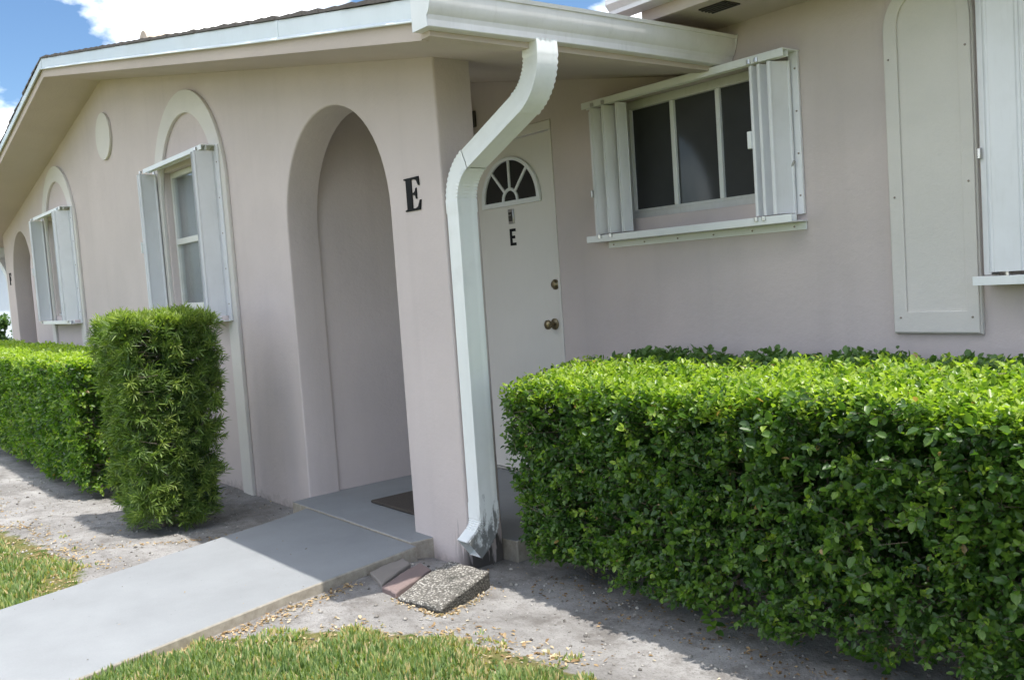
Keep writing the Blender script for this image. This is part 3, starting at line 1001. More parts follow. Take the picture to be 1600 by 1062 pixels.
# ------------------------------------------------------------------ entry door with fanlight
def entry_door():
    x0, x1 = -1.532, -0.628
    yd = D + 0.012
    fx, fz, ro = -1.02, 1.668, 0.247
    dr = outline_solid('door', [rect(x0, x1, 0.012, 2.030)], yd, yd + 0.04, M['door'], house, 0.003)
    MB().box(x0 - 0.04, x1 + 0.02, D - 0.004, D + 0.05, 2.036, 2.088).build('door_header', M['door'], house, 0.003)
    MB().box(x1 + 0.003, x1 + 0.022, D - 0.004, D + 0.05, 0.005, 2.034).build('door_jamb', M['door'], house, 0.003)
    MB().box(x0 - 0.042, x0 - 0.003, D - 0.004, D + 0.05, 0.005, 2.034).build('door_jamb', M['door'], house, 0.003)
    MB().box(x0, x1, D - 0.03, D + 0.05, 0.0035, 0.011).build('threshold', M['metal'], house, 0.002)
    # fanlight: raised rim, spokes, hub and five panes
    n = 40
    ring = [(fx + (ro + .036) * math.cos(math.pi * i / n), fz + (ro + .02) * math.sin(math.pi * i / n)) for i in range(n + 1)]
    ring += [(fx - ro - .036, fz - .026), (fx + ro + .036, fz - .026)]
    ri, rh = ro + .006, 0.078
    hole = [(fx + ri * math.cos(math.pi * i / n), fz + 0.004 + (ri - .012) * math.sin(math.pi * i / n)) for i in range(n + 1)]
    rim = outline_solid('fanlight_frame', [ring, hole], yd - 0.018, yd - 0.0005, M['white'], dr, 0.004)
    hub = [(fx + rh * math.cos(math.pi * i / 20), fz + 0.0045 + rh * math.sin(math.pi * i / 20)) for i in range(21)] + [(fx + (rh - .018) * math.cos(math.pi * i / 20), fz + 0.0045 + (rh - .018) * math.sin(math.pi * i / 20)) for i in range(20, -1, -1)]
    outline_solid('fanlight_hub', [hub], yd - 0.014, yd - 0.0025, M['white'], dr, 0.002)
    cuts = [0, math.radians(47), math.radians(90), math.radians(133), math.pi]
    for a in cuts[1:-1]:
        d = Vector((math.cos(a), math.sin(a))); nn = Vector((-d.y, d.x)) * 0.0085
        p0, p1 = Vector((fx, fz + .0045)) + d * (rh - .004), Vector((fx, fz + .0045)) + d * (ri - .008)
        outline_solid('fanlight_spoke', [[tuple(p0 - nn), tuple(p1 - nn), tuple(p1 + nn), tuple(p0 + nn)]], yd - 0.0135, yd - 0.003, M['white'], dr, 0.002)
    for a, b in zip(cuts, cuts[1:]):
        pts = [(fx + (ri - .001) * math.cos(a + (b - a) * i / 10), fz + .005 + (ri - .013) * math.sin(a + (b - a) * i / 10)) for i in range(11)]
        pts += [(fx + (rh + .0) * math.cos(b + (a - b) * i / 10), fz + .005 + rh * math.sin(b + (a - b) * i / 10)) for i in range(11)]
        MB().prism(pts, 'y', yd - 0.0045, yd - 0.0012).build('pane', M['fan_glass'], dr)
    pts = [(fx + (rh - .018) * math.cos(math.pi * i / 20), fz + .005 + (rh - .018) * math.sin(math.pi * i / 20)) for i in range(21)]
    MB().prism(pts, 'y', yd - 0.0045, yd - 0.0012).build('pane', M['fan_glass'], dr)
    # viewer with its little plate
    kx, kz = -1.028, 1.578
    MB().box(kx - 0.026, kx + 0.026, yd - 0.010, yd - 0.0005, kz - 0.044, kz + 0.044).build('knocker_plate', M['metal'], dr, 0.004)
    MB().box(kx - 0.016, kx + 0.016, yd - 0.014, yd - 0.0105, kz - 0.030, kz + 0.026).build('knocker', M['lamp'], dr, 0.003)
    MB().box(kx - 0.012, kx + 0.012, yd - 0.017, yd - 0.0142, kz + 0.004, kz + 0.010).build('knocker', M['metal'], dr, 0.001)
    # knob and deadbolt
    def lathe(name, cx, cz, prof, mat):
        n = 20
        v, f = [], []
        for (y, r) in prof:
            for i in range(n):
                a = 2 * math.pi * i / n
                v.append((cx + r * math.cos(a), yd + y, cz + r * math.sin(a)))
        for j in range(len(prof) - 1):
            for i in range(n):
                f.append((j * n + i, j * n + (i + 1) % n, (j + 1) * n + (i + 1) % n, (j + 1) * n + i))
        f.append(tuple(range((len(prof) - 1) * n, len(prof) * n)))
        return MB().add(v, f).build(name, mat, dr, smooth=True)
    lathe('knob', -0.69, 0.922, [(0, .033), (-.006, .033), (-.010, .026), (-.014, .013), (-.034, .012), (-.040, .022), (-.050, .028), (-.062, .027), (-.070, .018), (-.072, 0.004)], M['brass'])
    lathe('deadbolt', -0.662, 1.152, [(0, .030), (-.008, .030), (-.016, .022), (-.020, .020), (-.022, .004)], M['brass'])
    # sans-serif E on the door
    ex, ez, h, w, t = -1.055, 1.402, 0.102, 0.056, 0.017
    L = [(0, 0), (w, 0), (w, t), (t + .003, t), (t + .003, (h - t) / 2), (w * .86, (h - t) / 2), (w * .86, (h + t) / 2), (t + .003, (h + t) / 2), (t + .003, h - t), (w, h - t), (w, h), (0, h)]
    outline_solid('door_letter', [[(ex + a, ez + b) for a, b in L]], yd - 0.004, yd - 0.0005, M['black'], dr, 0.0006)
entry_door()

# serif letters on the piers
def serif(ch, x, z, w, h):
    u = lambda a, b: (x + a * w, z + b * h)
    E = [(0, 0), (.93, 0), (1.0, .30), (.93, .30), (.80, .11), (.66, .065), (.46, .065), (.46, .475), (.58, .475), (.66, .43), (.70, .34), (.75, .34), (.75, .67), (.70, .67),
         (.66, .58), (.58, .535), (.46, .535), (.46, .935), (.64, .935), (.78, .89), (.88, .73), (.95, .73), (.92, 1.0), (0, 1.0), (0, .955), (.12, .935), (.12, .065), (0, .045)]
    F = [(0, 0), (.60, 0), (.60, .045), (.46, .065), (.46, .475), (.58, .475), (.66, .43), (.70, .34), (.75, .34), (.75, .67), (.70, .67),
         (.66, .58), (.58, .535), (.46, .535), (.46, .935), (.64, .935), (.78, .89), (.88, .73), (.95, .73), (.92, 1.0), (0, 1.0), (0, .955), (.12, .935), (.12, .065), (0, .045)]
    return [u(*p) for p in (E if ch == 'E' else F)]
outline_solid('house_letter', [serif('E', -0.305, 1.547, 0.137, 0.152)], -0.006, -0.0005, M['black'], house, 0.0008)
outline_solid('house_letter', [serif('F', -9.955, 1.55, 0.137, 0.152)], -0.006, -0.0005, M['black'], house, 0.0008)

# wall lantern beside the door head
ln = MB().box(-1.40, -1.30, D - 0.02, D - 0.001, 2.16, 2.26).build('wall_lantern', M['lamp'], house, 0.004)
MB().add([(-1.35 + 0.02 * math.cos(i * math.pi / 3), D - 0.09 + 0.02 * math.sin(i * math.pi / 3), 2.265) for i in range(6)] + [(-1.35 + 0.065 * math.cos(i * math.pi / 3), D - 0.09 + 0.065 * math.sin(i * math.pi / 3), 2.165) for i in range(6)],
         [(i, (i + 1) % 6, (i + 1) % 6 + 6, i + 6) for i in range(6)] + [tuple(range(6)), tuple(range(11, 5, -1))]).build('lantern_hood', M['lamp'], ln)
MB().tube((-1.35, D - 0.09, 2.163), (-1.35, D - 0.09, 2.07), 0.05, 0.035, 6).build('lantern_glass', M['fan_glass'], ln)
MB().box(-1.36, -1.34, D - 0.09, D - 0.021, 2.215, 2.235).build('lantern_arm', M['lamp'], ln)

# ------------------------------------------------------------------ small things on the ground
def doormat():
    o = MB().box(-1.17, -0.62, 0.16, 0.60, 0.004, 0.020).build('doormat', M['mat'], None, 0.006)
    tag(o, 'dark brown fibre doormat on the grey porch floor inside the arch', 'doormat')
doormat()

def stone(name, corners, zb, zt, mat, label, cat, rough=0.003, bev=0.006, group=None, tilt=0.0):
    """slightly irregular block from four plan corners"""
    bm = bmesh.new()
    n = 8
    me = MB()
    c = [Vector((x, y, 0)) for x, y in corners]
    def P(u, v, z):
        p = (c[0] * (1 - u) + c[1] * u) * (1 - v) + (c[3] * (1 - u) + c[2] * u) * v
        return (p.x, p.y, z)
    V, F = [], []
    for k in range(2):
        for j in range(n + 1):
            for i in range(n + 1):
                u, v = i / n, j / n
                z = (zb if k == 0 else zt + tilt * (v - .5)) + (noise.noise(Vector((u * 5 + zt * 90, v * 5, k * 3.3))) * rough * 2 if k else 0)
                eu = noise.noise(Vector((u * 4, v * 4, zt * 50))) * rough
                V.append((P(u, v, z)[0] + eu, P(u, v, z)[1] + eu, z))
    m = (n + 1) ** 2
    for j in range(n):
        for i in range(n):
            a = j * (n + 1) + i
            F.append((a, a + n + 1, a + n + 2, a + 1))
            F.append((m + a, m + a + 1, m + a + n + 2, m + a + n + 1))
    ring = [i for i in range(n)] + [n + (n + 1) * j for j in range(n)] + [m - 1 - i for i in range(n)] + [(n + 1) * (n - j) for j in range(n)]
    for i in range(len(ring)):
        a, b = ring[i], ring[(i + 1) % len(ring)]
        F.append((a, b, b + m, a + m))
    o = me.add(V, F).build(name, mat, None, bevel=bev)
    return tag(o, label, cat, group)
stone('brick', [(-0.158, -0.425), (0.040, -0.478), (-0.112, -0.240), (-0.205, -0.225)], ZG - 0.05, -0.026, M['brick_a'],
      'greyish weathered brick laid against the walkway edge by the pier', 'brick', group='edging bricks')
stone('brick', [(0.050, -0.484), (0.168, -0.488), (0.024, -0.218), (-0.103, -0.200)], ZG - 0.05, -0.032, M['brick_b'],
      'reddish brick between the grey brick and the splash slab', 'brick', group='edging bricks')
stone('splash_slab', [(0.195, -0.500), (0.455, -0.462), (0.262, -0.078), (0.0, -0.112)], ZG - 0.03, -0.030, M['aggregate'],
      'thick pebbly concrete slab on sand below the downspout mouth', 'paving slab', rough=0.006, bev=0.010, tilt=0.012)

# ------------------------------------------------------------------ foliage machinery
def set_tone(me, tone, per):
    at = me.attributes.new('tone', 'FLOAT', 'POINT')
    at.data.foreach_set('value', np.repeat(tone, per).astype(np.float32))

def mesh_np(name, V, F, k):
    """V (n,3), F (m,k) quads"""
    me = bpy.data.meshes.new(name)
    me.vertices.add(len(V)); me.vertices.foreach_set('co', V.astype(np.float32).ravel())
    me.loops.add(F.size); me.loops.foreach_set('vertex_index', F.astype(np.int32).ravel())
    me.polygons.add(len(F))
    me.polygons.foreach_set('loop_start', np.arange(0, F.size, k, dtype=np.int32))
    me.polygons.foreach_set('loop_total', np.full(len(F), k, dtype=np.int32))
    me.update(calc_edges=True)
    me.validate()
    return me

def unit(a):
    return a / np.maximum(1e-9, np.linalg.norm(a, axis=1, keepdims=True))

def leaf_cloud(name, P, Dv, Nv, L, W, tone, curl=0.12, fold=0.18, shape=(0.32, 0.5, 0.70, 0.42)):
    """ovate folded leaves: six points, two quads each"""
    n = len(P)
    Dv = unit(Dv); S = unit(np.cross(Dv, Nv)); Nn = np.cross(S, Dv)
    L = L[:, None]; W = W[:, None]
    t1, w1, t2, w2 = shape
    pts = [P,
           P + Dv * L * t1 + S * W * w1 + Nn * W * fold,
           P + Dv * L * t2 + S * W * w2 + Nn * (W * fold - L * curl * .4),
           P + Dv * L - Nn * L * curl,
           P + Dv * L * t2 - S * W * w2 + Nn * (W * fold - L * curl * .4),
           P + Dv * L * t1 - S * W * w1 + Nn * W * fold]
    V = np.stack(pts, 1).reshape(-1, 3)
    b = np.arange(n)[:, None] * 6
    F = np.concatenate([b + np.array([[0, 3, 2, 1]]), b + np.array([[0, 5, 4, 3]])], 1).reshape(-1, 4)
    me = mesh_np(name, V, F, 4)
    set_tone(me, tone, 6)
    return me

def twig_cloud(name, A, B, r):
    """thin three-sided twigs from A to B"""
    n = len(A)
    d = unit(B - A)
    ref = np.tile([[0.3, 0.5, 0.81]], (n, 1))
    s = unit(np.cross(d, ref)); u = np.cross(s, d)
    V = []
    for P, rr in ((A, r), (B, r * 0.6)):
        for k in range(3):
            a = 2 * math.pi * k / 3
            V.append(P + (s * math.cos(a) + u * math.sin(a)) * rr[:, None])
    V = np.stack(V, 1).reshape(-1, 3)
    b = np.arange(n)[:, None] * 6
    F = np.concatenate([b + np.array([[0, 1, 4, 3]]), b + np.array([[1, 2, 5, 4]]), b + np.array([[2, 0, 3, 5]])], 1).reshape(-1, 4)
    return mesh_np(name, V, F, 4)

def vnoise(P, s, seed=0.0):
    return np.array([noise.noise(Vector((p[0] * s + seed, p[1] * s - seed, p[2] * s + 2 * seed))) for p in P])

def box_samples(n, faces, x0, x1, y0, y1, z0, z1, ztop):
    """points on chosen faces; ztop(x,y) gives the top surface"""
    out, nor = [], []
    area = {'front': (x1 - x0) * (z1 - z0), 'back': (x1 - x0) * (z1 - z0) * .6, 'top': (x1 - x0) * (y1 - y0) * 1.25, 'left': (y1 - y0) * (z1 - z0), 'right': (y1 - y0) * (z1 - z0)}
    tot = sum(area[f] for f in faces)
    for f in faces:
        k = int(n * area[f] / tot)
        x = RNG.uniform(x0, x1, k); y = RNG.uniform(y0, y1, k); z = RNG.uniform(z0, z1, k)
        nn = np.zeros((k, 3))
        if f == 'front': y[:] = y0; nn[:, 1] = -1
        if f == 'back': y[:] = y1; nn[:, 1] = 1
        if f == 'left': x[:] = x0; nn[:, 0] = -1
        if f == 'right': x[:] = x1; nn[:, 0] = 1
        zt = np.array([ztop(a, b) for a, b in zip(x, y)])
        if f == 'top': z = zt.copy(); nn[:, 2] = 1
        else: z = z0 + (z - z0) * (zt - z0) / (z1 - z0)
        out.append(np.stack([x, y, z], 1)); nor.append(nn)
    return np.concatenate(out), np.concatenate(nor)

def clipped_hedge(name, loc, label, cat, box, ztop, faces, n_sprig, leaf_len, mat, taper, group=None,
                  per=9, needle=False, top_tone=0.3, fill=6000, sprig_len=(0.05, 0.10), skirt=0.06, gapn=0.30, dens_top=1.0, up=0.35, tone0=0.30):
    x0, x1, y0, y1, z0, z1 = box
    S, Nn = box_samples(n_sprig, faces, x0, x1, y0, y1, z0, z1, ztop)
    # taper toward the ground and uneven clipped surface
    h = np.clip((S[:, 2] - z0) / (z1 - z0), 0, 1)
    cy, cx = (y0 + y1) / 2, (x0 + x1) / 2
    lump = vnoise(S, 5.5, 1.7) * 0.026 + vnoise(S, 15, 4.1) * 0.016
    gap = vnoise(S, 7.5, 9.3)
    keep = (gap > -gapn) | (RNG.uniform(0, 1, len(S)) < 0.25) | (Nn[:, 2] > 0.5)
    # ragged lower edge
    rag = z0 + skirt * (0.5 + 0.9 * vnoise(np.stack([S[:, 0], S[:, 1], np.zeros(len(S))], 1), 6.0, 2.2))
    keep &= S[:, 2] > rag
    S, Nn, h, lump = S[keep], Nn[keep], h[keep], lump[keep]
    isTop = Nn[:, 2] > 0.5
    depth = np.where(isTop, RNG.exponential(0.016, len(S)), RNG.exponential(0.045, len(S)))
    S = S + Nn * (lump - depth)[:, None]
    tp = taper * (1 - h) ** 1.5
    S[:, 1] += np.where(S[:, 1] < cy, tp, -tp)
    edge_x = np.minimum(S[:, 0] - x0, x1 - S[:, 0])
    S[:, 0] += np.where(edge_x < 0.15, np.where(S[:, 0] < cx, tp, -tp), 0)
    n = len(S)
    rnd = RNG.normal(0, 1, (n, 3))
    axis = unit(Nn * 0.9 + np.array([[0, 0, up]]) + rnd * 0.42)
    sl = RNG.uniform(*sprig_len, n)
    A = S - axis * sl[:, None] * 0.6
    B = S + axis * sl[:, None] * 0.4
    # leaves along each sprig
    P, Dv, Nv, Ln, Wn, T = [], [], [], [], [], []
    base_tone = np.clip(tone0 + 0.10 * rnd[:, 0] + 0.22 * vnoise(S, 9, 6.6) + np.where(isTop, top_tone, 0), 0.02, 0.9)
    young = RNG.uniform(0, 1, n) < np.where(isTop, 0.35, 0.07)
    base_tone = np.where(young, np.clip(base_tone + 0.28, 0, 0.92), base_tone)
    perp = unit(np.cross(axis, RNG.normal(0, 1, (n, 3))))
    per2 = np.cross(axis, perp)
    for k in range(per):
        f = (k + 0.5) / per
        if needle: f = 0.45 + 0.55 * f
        ang = k * 2.4 + RNG.uniform(-.5, .5, n)
        rad = perp * np.cos(ang)[:, None] + per2 * np.sin(ang)[:, None]
        d = unit(axis * (0.55 + 0.5 * f) + rad * (0.95 if not needle else 0.85) + RNG.normal(0, .18, (n, 3)) + np.array([[0, 0, -0.08]]))
        nv = unit(np.cross(np.cross(d, axis), d) * 0.8 + np.array([[0, 0, 0.45]]) + RNG.normal(0, .35, (n, 3)))
        p = A + (B - A) * f
        sz = leaf_len * RNG.uniform(0.55, 1.35, n) * (1.0 - 0.25 * f if not needle else 1.0)
        P.append(p); Dv.append(d); Nv.append(nv); Ln.append(sz); Wn.append(sz * (RNG.uniform(0.5, 0.66, n) if not needle else RNG.uniform(0.10, 0.14, n)))
        T.append(np.clip(base_tone + RNG.normal(0, .07, n) + 0.10 * (f - .5), 0, 0.93))
    # sparse inner leaves keep the core from showing daylight
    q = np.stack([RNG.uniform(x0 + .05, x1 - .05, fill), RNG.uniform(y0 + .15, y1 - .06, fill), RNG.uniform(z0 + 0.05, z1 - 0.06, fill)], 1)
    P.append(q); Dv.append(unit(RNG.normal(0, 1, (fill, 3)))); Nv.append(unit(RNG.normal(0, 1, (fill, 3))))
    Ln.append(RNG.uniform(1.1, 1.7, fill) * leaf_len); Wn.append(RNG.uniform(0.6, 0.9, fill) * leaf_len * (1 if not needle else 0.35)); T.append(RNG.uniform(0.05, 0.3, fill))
    P, Dv, Nv, Ln, Wn, T = [np.concatenate(a) for a in (P, Dv, Nv, Ln, Wn, T)]
    dead = RNG.uniform(0, 1, len(T)) < 0.003
    if not needle: T = np.where(dead, 1.0, T)
    root = empty(name, loc)
    tag(root, label, cat, group)
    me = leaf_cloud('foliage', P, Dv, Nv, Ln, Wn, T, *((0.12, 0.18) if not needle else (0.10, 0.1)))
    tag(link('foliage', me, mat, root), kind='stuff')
    # woody parts
    m = max(300, int(n * 0.32))
    side = np.where(~isTop)[0]
    idx = RNG.choice(side, min(m, len(side)), replace=False)
    inner = A[idx] - Nn[idx] * RNG.uniform(0.03, 0.12, len(idx))[:, None] + RNG.normal(0, .015, (len(idx), 3))
    tw = twig_cloud('twigs', inner, B[idx], np.full(len(idx), 0.0015))
    tag(link('twigs', tw, M['twig'], root), kind='stuff')
    return root, (S, Nn, axis, base_tone)

def stems(root, spots, zt, r=0.011):
    for (x, y) in spots:
        b = MB()
        p = Vector((x, y, ground_z(x, y) - 0.03))
        top = Vector((x + random.uniform(-.05, .05), y + random.uniform(-.04, .04), zt))
        mid = p.lerp(top, 0.45) + Vector((random.uniform(-.03, .03), random.uniform(-.03, .03), 0))
        b.tube(p, mid, r, r * .8, 7).tube(mid, top, r * .8, r * .5, 7)
        for k in range(3):
            q = mid + Vector((random.uniform(-.18, .18), random.uniform(-.14, .14), random.uniform(.12, .3)))
            b.tube(mid, q, r * .55, r * .25, 5)
        b.build('stem', M['twig'], root, smooth=True)

# right-hand clipped hedge
def ztop_r(x, y):
    return 0.765 + 0.018 * (x - 0.8) * (x < 2.6) + 0.11 * (y - 0.06) - 0.07 * max(0, 0.55 - x) + 0.012 * math.sin(x * 4.3) 
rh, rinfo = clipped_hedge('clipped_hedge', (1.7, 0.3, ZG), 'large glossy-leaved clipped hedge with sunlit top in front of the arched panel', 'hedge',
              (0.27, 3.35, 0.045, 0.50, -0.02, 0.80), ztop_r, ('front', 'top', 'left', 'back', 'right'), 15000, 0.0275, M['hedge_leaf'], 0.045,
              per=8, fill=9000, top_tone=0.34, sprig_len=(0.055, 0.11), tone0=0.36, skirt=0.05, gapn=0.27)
stems(rh, [(0.45 + 0.24 * i + random.uniform(-.05, .05), 0.36 + random.uniform(-.05, .05)) for i in range(12)], 0.6, 0.007)
# the leaves that show largest in the photograph, one by one
def single_leaf_mesh(k):
    me = leaf_cloud('leaf', np.zeros((1, 3)), np.array([[0, 1.0, 0]]), np.array([[0, 0, 1.0]]), np.array([0.034]), np.array([0.019 + 0.0014 * k]), np.array([0.18 + 0.13 * k]))
    me.materials.append(M['hedge_leaf'])
    return me
LEAFM = [single_leaf_mesh(k) for k in range(6)]
S, Nn, AX_, TN = rinfo
cand = np.where((Nn[:, 1] < -0.5) & (S[:, 0] > 1.0) & (S[:, 0] < 2.7) & (S[:, 1] < 0.075))[0]
for i in RNG.choice(cand, 300, replace=False):
    o = link('leaf', LEAFM[int(np.clip(TN[i] * 5 + RNG.normal(0, 1), 0, 5))], None, rh)
    a = Vector(AX_[i]); d = (a * 0.5 + Vector((RNG.normal(0, .6), -0.3, RNG.normal(0, .6)))).normalized()
    nv = (Vector((RNG.normal(0, .3), -0.8, 0.6)))
    s = d.cross(nv).normalized(); nn = s.cross(d)
    mt = Matrix(((s.x, d.x, nn.x, 0), (s.y, d.y, nn.y, 0), (s.z, d.z, nn.z, 0), (0, 0, 0, 1)))
    sc = random.uniform(0.8, 1.2)
    o.matrix_basis = Matrix.Translation(Vector(S[i]) + a * 0.03) @ mt @ Matrix.Scale(sc, 4)

# shaded shrub row against the set-back wall
def shade_shrub():
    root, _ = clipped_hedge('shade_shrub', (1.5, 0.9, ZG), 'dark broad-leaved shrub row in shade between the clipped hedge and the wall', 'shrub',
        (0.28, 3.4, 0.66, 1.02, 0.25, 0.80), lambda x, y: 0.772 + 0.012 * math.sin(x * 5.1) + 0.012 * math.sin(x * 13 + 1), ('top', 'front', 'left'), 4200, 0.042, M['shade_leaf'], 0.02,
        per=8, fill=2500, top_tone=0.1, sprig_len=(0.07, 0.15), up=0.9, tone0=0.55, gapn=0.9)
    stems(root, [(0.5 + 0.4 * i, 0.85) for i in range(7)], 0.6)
shade_shrub()

# tall needle-leaved block shrub by the gable wall
pd, _ = clipped_hedge('yew_pine_shrub', (-2.05, -0.66, ZG), 'tall square-clipped needle-leaved shrub beside the walkway before the window', 'shrub',
        (-2.32, -1.76, -0.92, -0.41, -0.04, 1.10), lambda x, y: 1.10 + 0.012 * math.sin(x * 9 + y * 7), ('front', 'top', 'left', 'back', 'right'), 4300, 0.048, M['podo_leaf'], 0.05,
        per=17, needle=True, fill=3500, top_tone=0.2, sprig_len=(0.06, 0.12), skirt=0.05, gapn=0.10, tone0=0.58)
stems(pd, [(-2.05 + random.uniform(-.12, .12), -0.66 + random.uniform(-.1, .1)) for i in range(7)], 0.7, 0.012)

# lower hedge running off to the left, and the dark one at the far end
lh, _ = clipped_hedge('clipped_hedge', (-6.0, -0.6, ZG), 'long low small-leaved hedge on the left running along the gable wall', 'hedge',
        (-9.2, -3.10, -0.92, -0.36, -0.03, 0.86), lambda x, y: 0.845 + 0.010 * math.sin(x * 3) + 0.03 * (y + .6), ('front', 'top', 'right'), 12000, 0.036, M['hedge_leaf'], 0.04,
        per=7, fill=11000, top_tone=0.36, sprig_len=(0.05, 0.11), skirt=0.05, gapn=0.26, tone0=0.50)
stems(lh, [(-3.3 - 0.3 * i, -0.62 + random.uniform(-.06, .06)) for i in range(14)], 0.6)
fh, _ = clipped_hedge('clipped_hedge', (-13.2, 0.0, ZG), 'small dark hedge far off at the left edge before the pale wall', 'hedge',
        (-14.4, -12.0, -0.55, 0.33, 0.0, 1.12), lambda x, y: 1.10, ('front', 'top', 'right'), 1500, 0.06, M['shade_leaf'], 0.03, per=9, fill=4500, gapn=0.9, sprig_len=(0.1, 0.16))
stems(fh, [(-12.3, -0.2), (-12.9, 0.0), (-13.5, -0.1)], 0.7)

# pale building beyond the left end
nb = empty('neighbour_building', (-20, 3, ZG))
tag(nb, 'pale bluish neighbouring building just visible at the far left edge', 'building')
MB().box(-24, -18, -2.5, 9, ZG - 0.1, 2.6).build('wall', M['neighbour'], nb)
MB().hexa([(-24.4, -2.9, 2.61), (-17.6, -2.9, 2.61), (-17.6, 9.4, 2.61), (-24.4, 9.4, 2.61)], [(-21.5, -2.9, 3.0), (-20.5, -2.9, 3.0), (-20.5, 9.4, 3.0), (-21.5, 9.4, 3.0)]).build('roof', M['shingle'], nb)

# little seedling poking out below the hedge
sd = empty('seedling', (1.32, 0.13, ZG))
tag(sd, 'small leafy seedling on bare soil under the edge of the big hedge', 'seedling')
MB().tube((1.32, 0.13, ZG - 0.02), (1.335, 0.10, 0.0), 0.003, 0.002, 6).tube((1.335, 0.10, 0.0), (1.325, 0.06, 0.06), 0.002, 0.0012, 6).build('stem', M['twig'], sd, smooth=True)
for k in range(16):
    t = k / 15
    o = link('leaf', LEAFM[1 + k % 3], None, sd)
    a = k * 2.4
    d = Vector((math.cos(a) * .9, math.sin(a) * .9 - 0.2, 0.25 - 0.3 * (1 - t))).normalized()
    nv = Vector((0.1, -0.35, 1.0)); sx = d.cross(nv).normalized(); nn = sx.cross(d)
    o.matrix_basis = Matrix.Translation((1.33, 0.105 - 0.045 * t, ZG + 0.04 + 0.115 * t)) @ Matrix(((sx.x, d.x, nn.x, 0), (sx.y, d.y, nn.y, 0), (sx.z, d.z, nn.z, 0), (0, 0, 0, 1))) @ Matrix.Scale(1.25, 4)

# ------------------------------------------------------------------ grass, litter and pebbles
def in_poly(x, y, poly):
    c = False
    for (x1, y1), (x2, y2) in zip(poly, poly[1:] + poly[:1]):
        if (y1 > y) != (y2 > y) and x < (x2 - x1) * (y - y1) / (y2 - y1) + x1:
            c = not c
    return c

def grass():
    P, H, T = [], [], []
    def scatter(n, x0, x1, y0, y1, soft):
        X = RNG.uniform(x0, x1, n); Y = RNG.uniform(y0, y1, n)
        for x, y in zip(X, Y):
            e = lawn_edge(x)
            patch = noise.noise(Vector((x * 4.5, y * 4.5, 5.0))) * 0.5 + noise.noise(Vector((x * 14, y * 14, 1.0))) * 0.35
            k = (e - y) / 0.32 + patch * 1.7
            if k < 0.12 or patch < -0.42 or in_poly(x, y, wk):
                continue
            if random.random() > min(1, k * 1.3 + 0.05):
                continue
            q = min(1.0, max(0.0, k))
            P.append((x, y, ground_z(x, y)))
            H.append((0.013 + 0.026 * q) * random.uniform(0.55, 1.3))
            dry = random.random() < 0.10 + 0.45 * max(0, 1 - k) + 0.25 * max(0, patch) 
            T.append(random.uniform(0.8, 1.0) if dry else min(0.76, max(0.02, 0.44 + random.gauss(0, 0.16) + 0.3 * patch)))
    scatter(80000, -0.35, 1.9, -1.75, -0.22, 1)
    scatter(36000, -3.6, -0.9, -2.6, -1.1, 1)
    scatter(60000, -5.5, 3.6, -3.6, -0.22, 1)
    P = np.array(P); H = np.array(H); T = np.array(T)
    n = len(P)
    az = RNG.uniform(0, 2 * math.pi, n)
    lean = RNG.uniform(0.25, 2.2, n)
    d = np.stack([np.cos(az) * lean, np.sin(az) * lean, np.ones(n)], 1)
    nv = np.stack([np.cos(az), np.sin(az), -lean], 1)
    me = leaf_cloud('lawn_grass', P - np.array([[0, 0, 0.004]]), unit(d), unit(nv), H * 1.25, RNG.uniform(0.006, 0.0125, n), T, 0.28, 0.1, (0.3, 0.5, 0.7, 0.42))
    tag(link('lawn_grass', me, M['grass']), 'short green lawn grass with dry patchy edges beside the walkway', 'grass', kind='stuff')
grass()

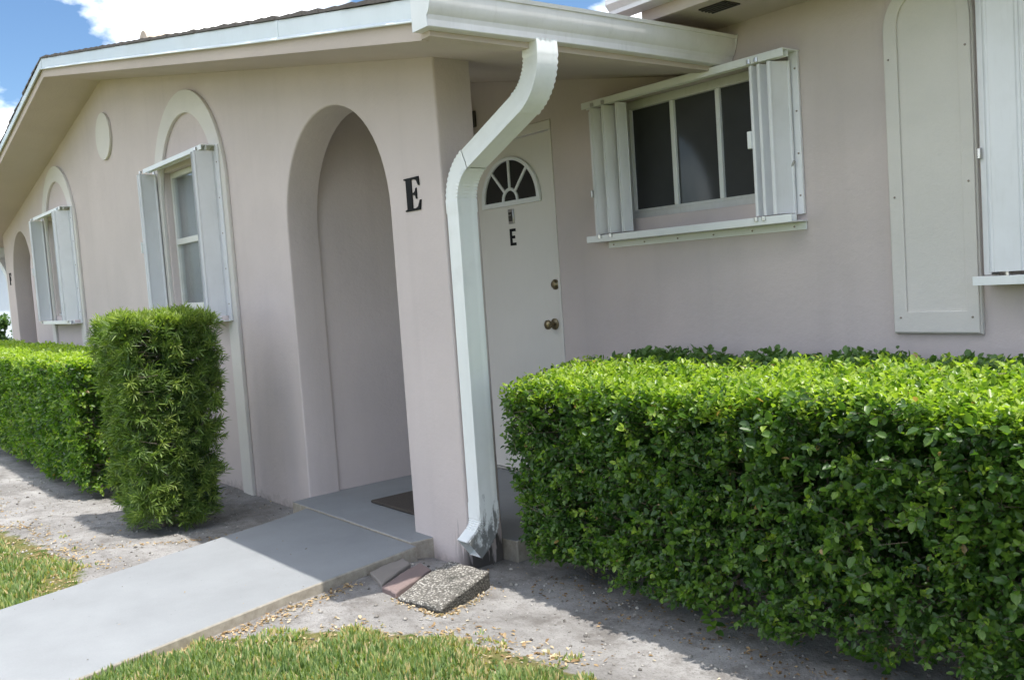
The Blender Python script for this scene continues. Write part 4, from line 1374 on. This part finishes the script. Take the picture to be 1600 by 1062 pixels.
def litter():
    P, T, L = [], [], []
    def put(x, y, s, t):
        if in_poly(x, y, wk):
            return
        P.append((x, y, ground_z(x, y) + 0.004)); T.append(t); L.append(s)
    for _ in range(3200):           # along the ragged lawn edge
        x = random.uniform(-4.5, 3.0)
        y = lawn_edge(x) + random.gauss(0.03, 0.09)
        if noise.noise(Vector((x * 3.5, y * 3.5, 8))) > -0.12:
            put(x, y, random.uniform(0.008, 0.026), random.uniform(0.2, 1))
    for _ in range(1000):           # swept against the walkway edges
        t = random.random() ** 0.8
        y = -0.5 - 1.6 * t
        xr = -0.188 + (y + 0.33) * -0.252 + abs(random.gauss(0, 0.05)) + 0.012
        put(xr, y, random.uniform(0.008, 0.022), random.uniform(0.1, 0.95))
        if random.random() < .35:
            put(-1.307 - (y + 0.32) * 0.309 * -1 - abs(random.gauss(0, 0.05)) - 0.1, y, random.uniform(0.008, 0.022), random.uniform(0.1, 0.9))
    for _ in range(600):            # sparse over the sand
        put(random.uniform(-4, 3), random.uniform(-1.4, 0.9), random.uniform(0.006, 0.018), random.uniform(0, 1))
    for _ in range(700):            # dropped under the hedges
        put(random.uniform(0.35, 3.0), abs(random.gauss(0.12, 0.16)), random.uniform(0.008, 0.022), random.uniform(0, 0.6))
    for _ in range(260):            # around the splash slab
        a = random.random()
        q = random.choice([((0.195, -0.52), (0.465, -0.48)), ((0.475, -0.47), (0.28, -0.08)), ((0.18, -0.50), (-0.01, -0.12))])
        put(q[0][0] + (q[1][0] - q[0][0]) * a + random.gauss(0, .014), q[0][1] + (q[1][1] - q[0][1]) * a + random.gauss(0, .014), random.uniform(.008, .022), random.uniform(.3, 1))
    for _ in range(420):            # a few flecks blown onto the concrete
        x, y = random.uniform(-1.6, 1.2), random.uniform(-3.5, -0.15)
        if in_poly(x, y, wk):
            ed = min(abs(x - (-0.27 - 0.252 * y)), abs(x - (-1.405 - 0.309 * y)))
            if random.random() < 0.22 + 0.8 * math.exp(-ed / 0.05):
                P.append((x, y, 0.004)); T.append(random.uniform(0, 0.7)); L.append(random.uniform(0.004, 0.013))
    P = np.array(P); n = len(P)
    az = RNG.uniform(0, 2 * math.pi, n)
    d = np.stack([np.cos(az), np.sin(az), RNG.normal(0, .25, n)], 1)
    nv = np.stack([RNG.normal(0, .3, n), RNG.normal(0, .3, n), np.ones(n)], 1)
    L = np.array(L)
    me = leaf_cloud('leaf_litter', P, d, unit(nv), L, L * RNG.uniform(0.2, 0.6, n), np.array(T), RNG.uniform(-.2, .3, n)[:, None], 0.25)
    tag(link('leaf_litter', me, M['litter']), 'dry tan leaf litter scattered over the sand and lawn edge', 'leaf litter', kind='stuff')
litter()

def pebbles():
    n = 9000
    P = np.stack([RNG.uniform(-4.5, 3.2, n), RNG.uniform(-1.5, 1.0, n)], 1)
    P = np.array([p for p in P if not in_poly(p[0], p[1], wk)])
    n = len(P)
    z = np.array([ground_z(x, y) for x, y in P])
    r = RNG.exponential(0.0024, n) + 0.0012
    r = np.minimum(r, 0.011)
    c = np.column_stack([P, z + r * 0.25])
    dirs = np.array([[1, 0, 0], [0, 1, 0], [-1, 0, 0], [0, -1, 0], [0, 0, .7], [0, 0, -.7]])
    V = c[:, None, :] + dirs[None] * r[:, None, None] * RNG.uniform(0.7, 1.3, (n, 6, 1))
    b = np.arange(n)[:, None] * 6
    F = np.concatenate([b + np.array([[0, 1, 4]]), b + np.array([[1, 2, 4]]), b + np.array([[2, 3, 4]]), b + np.array([[3, 0, 4]]),
                        b + np.array([[1, 0, 5]]), b + np.array([[2, 1, 5]]), b + np.array([[3, 2, 5]]), b + np.array([[0, 3, 5]])], 1).reshape(-1, 3)
    me = mesh_np('sand_grit', V.reshape(-1, 3), F, 3)
    set_tone(me, RNG.uniform(0, 1, n), 6)
    tag(link('sand_grit', me, M['pebble']), 'small grit and pale shell bits on the sandy bed', 'grit', kind='stuff')
pebbles()
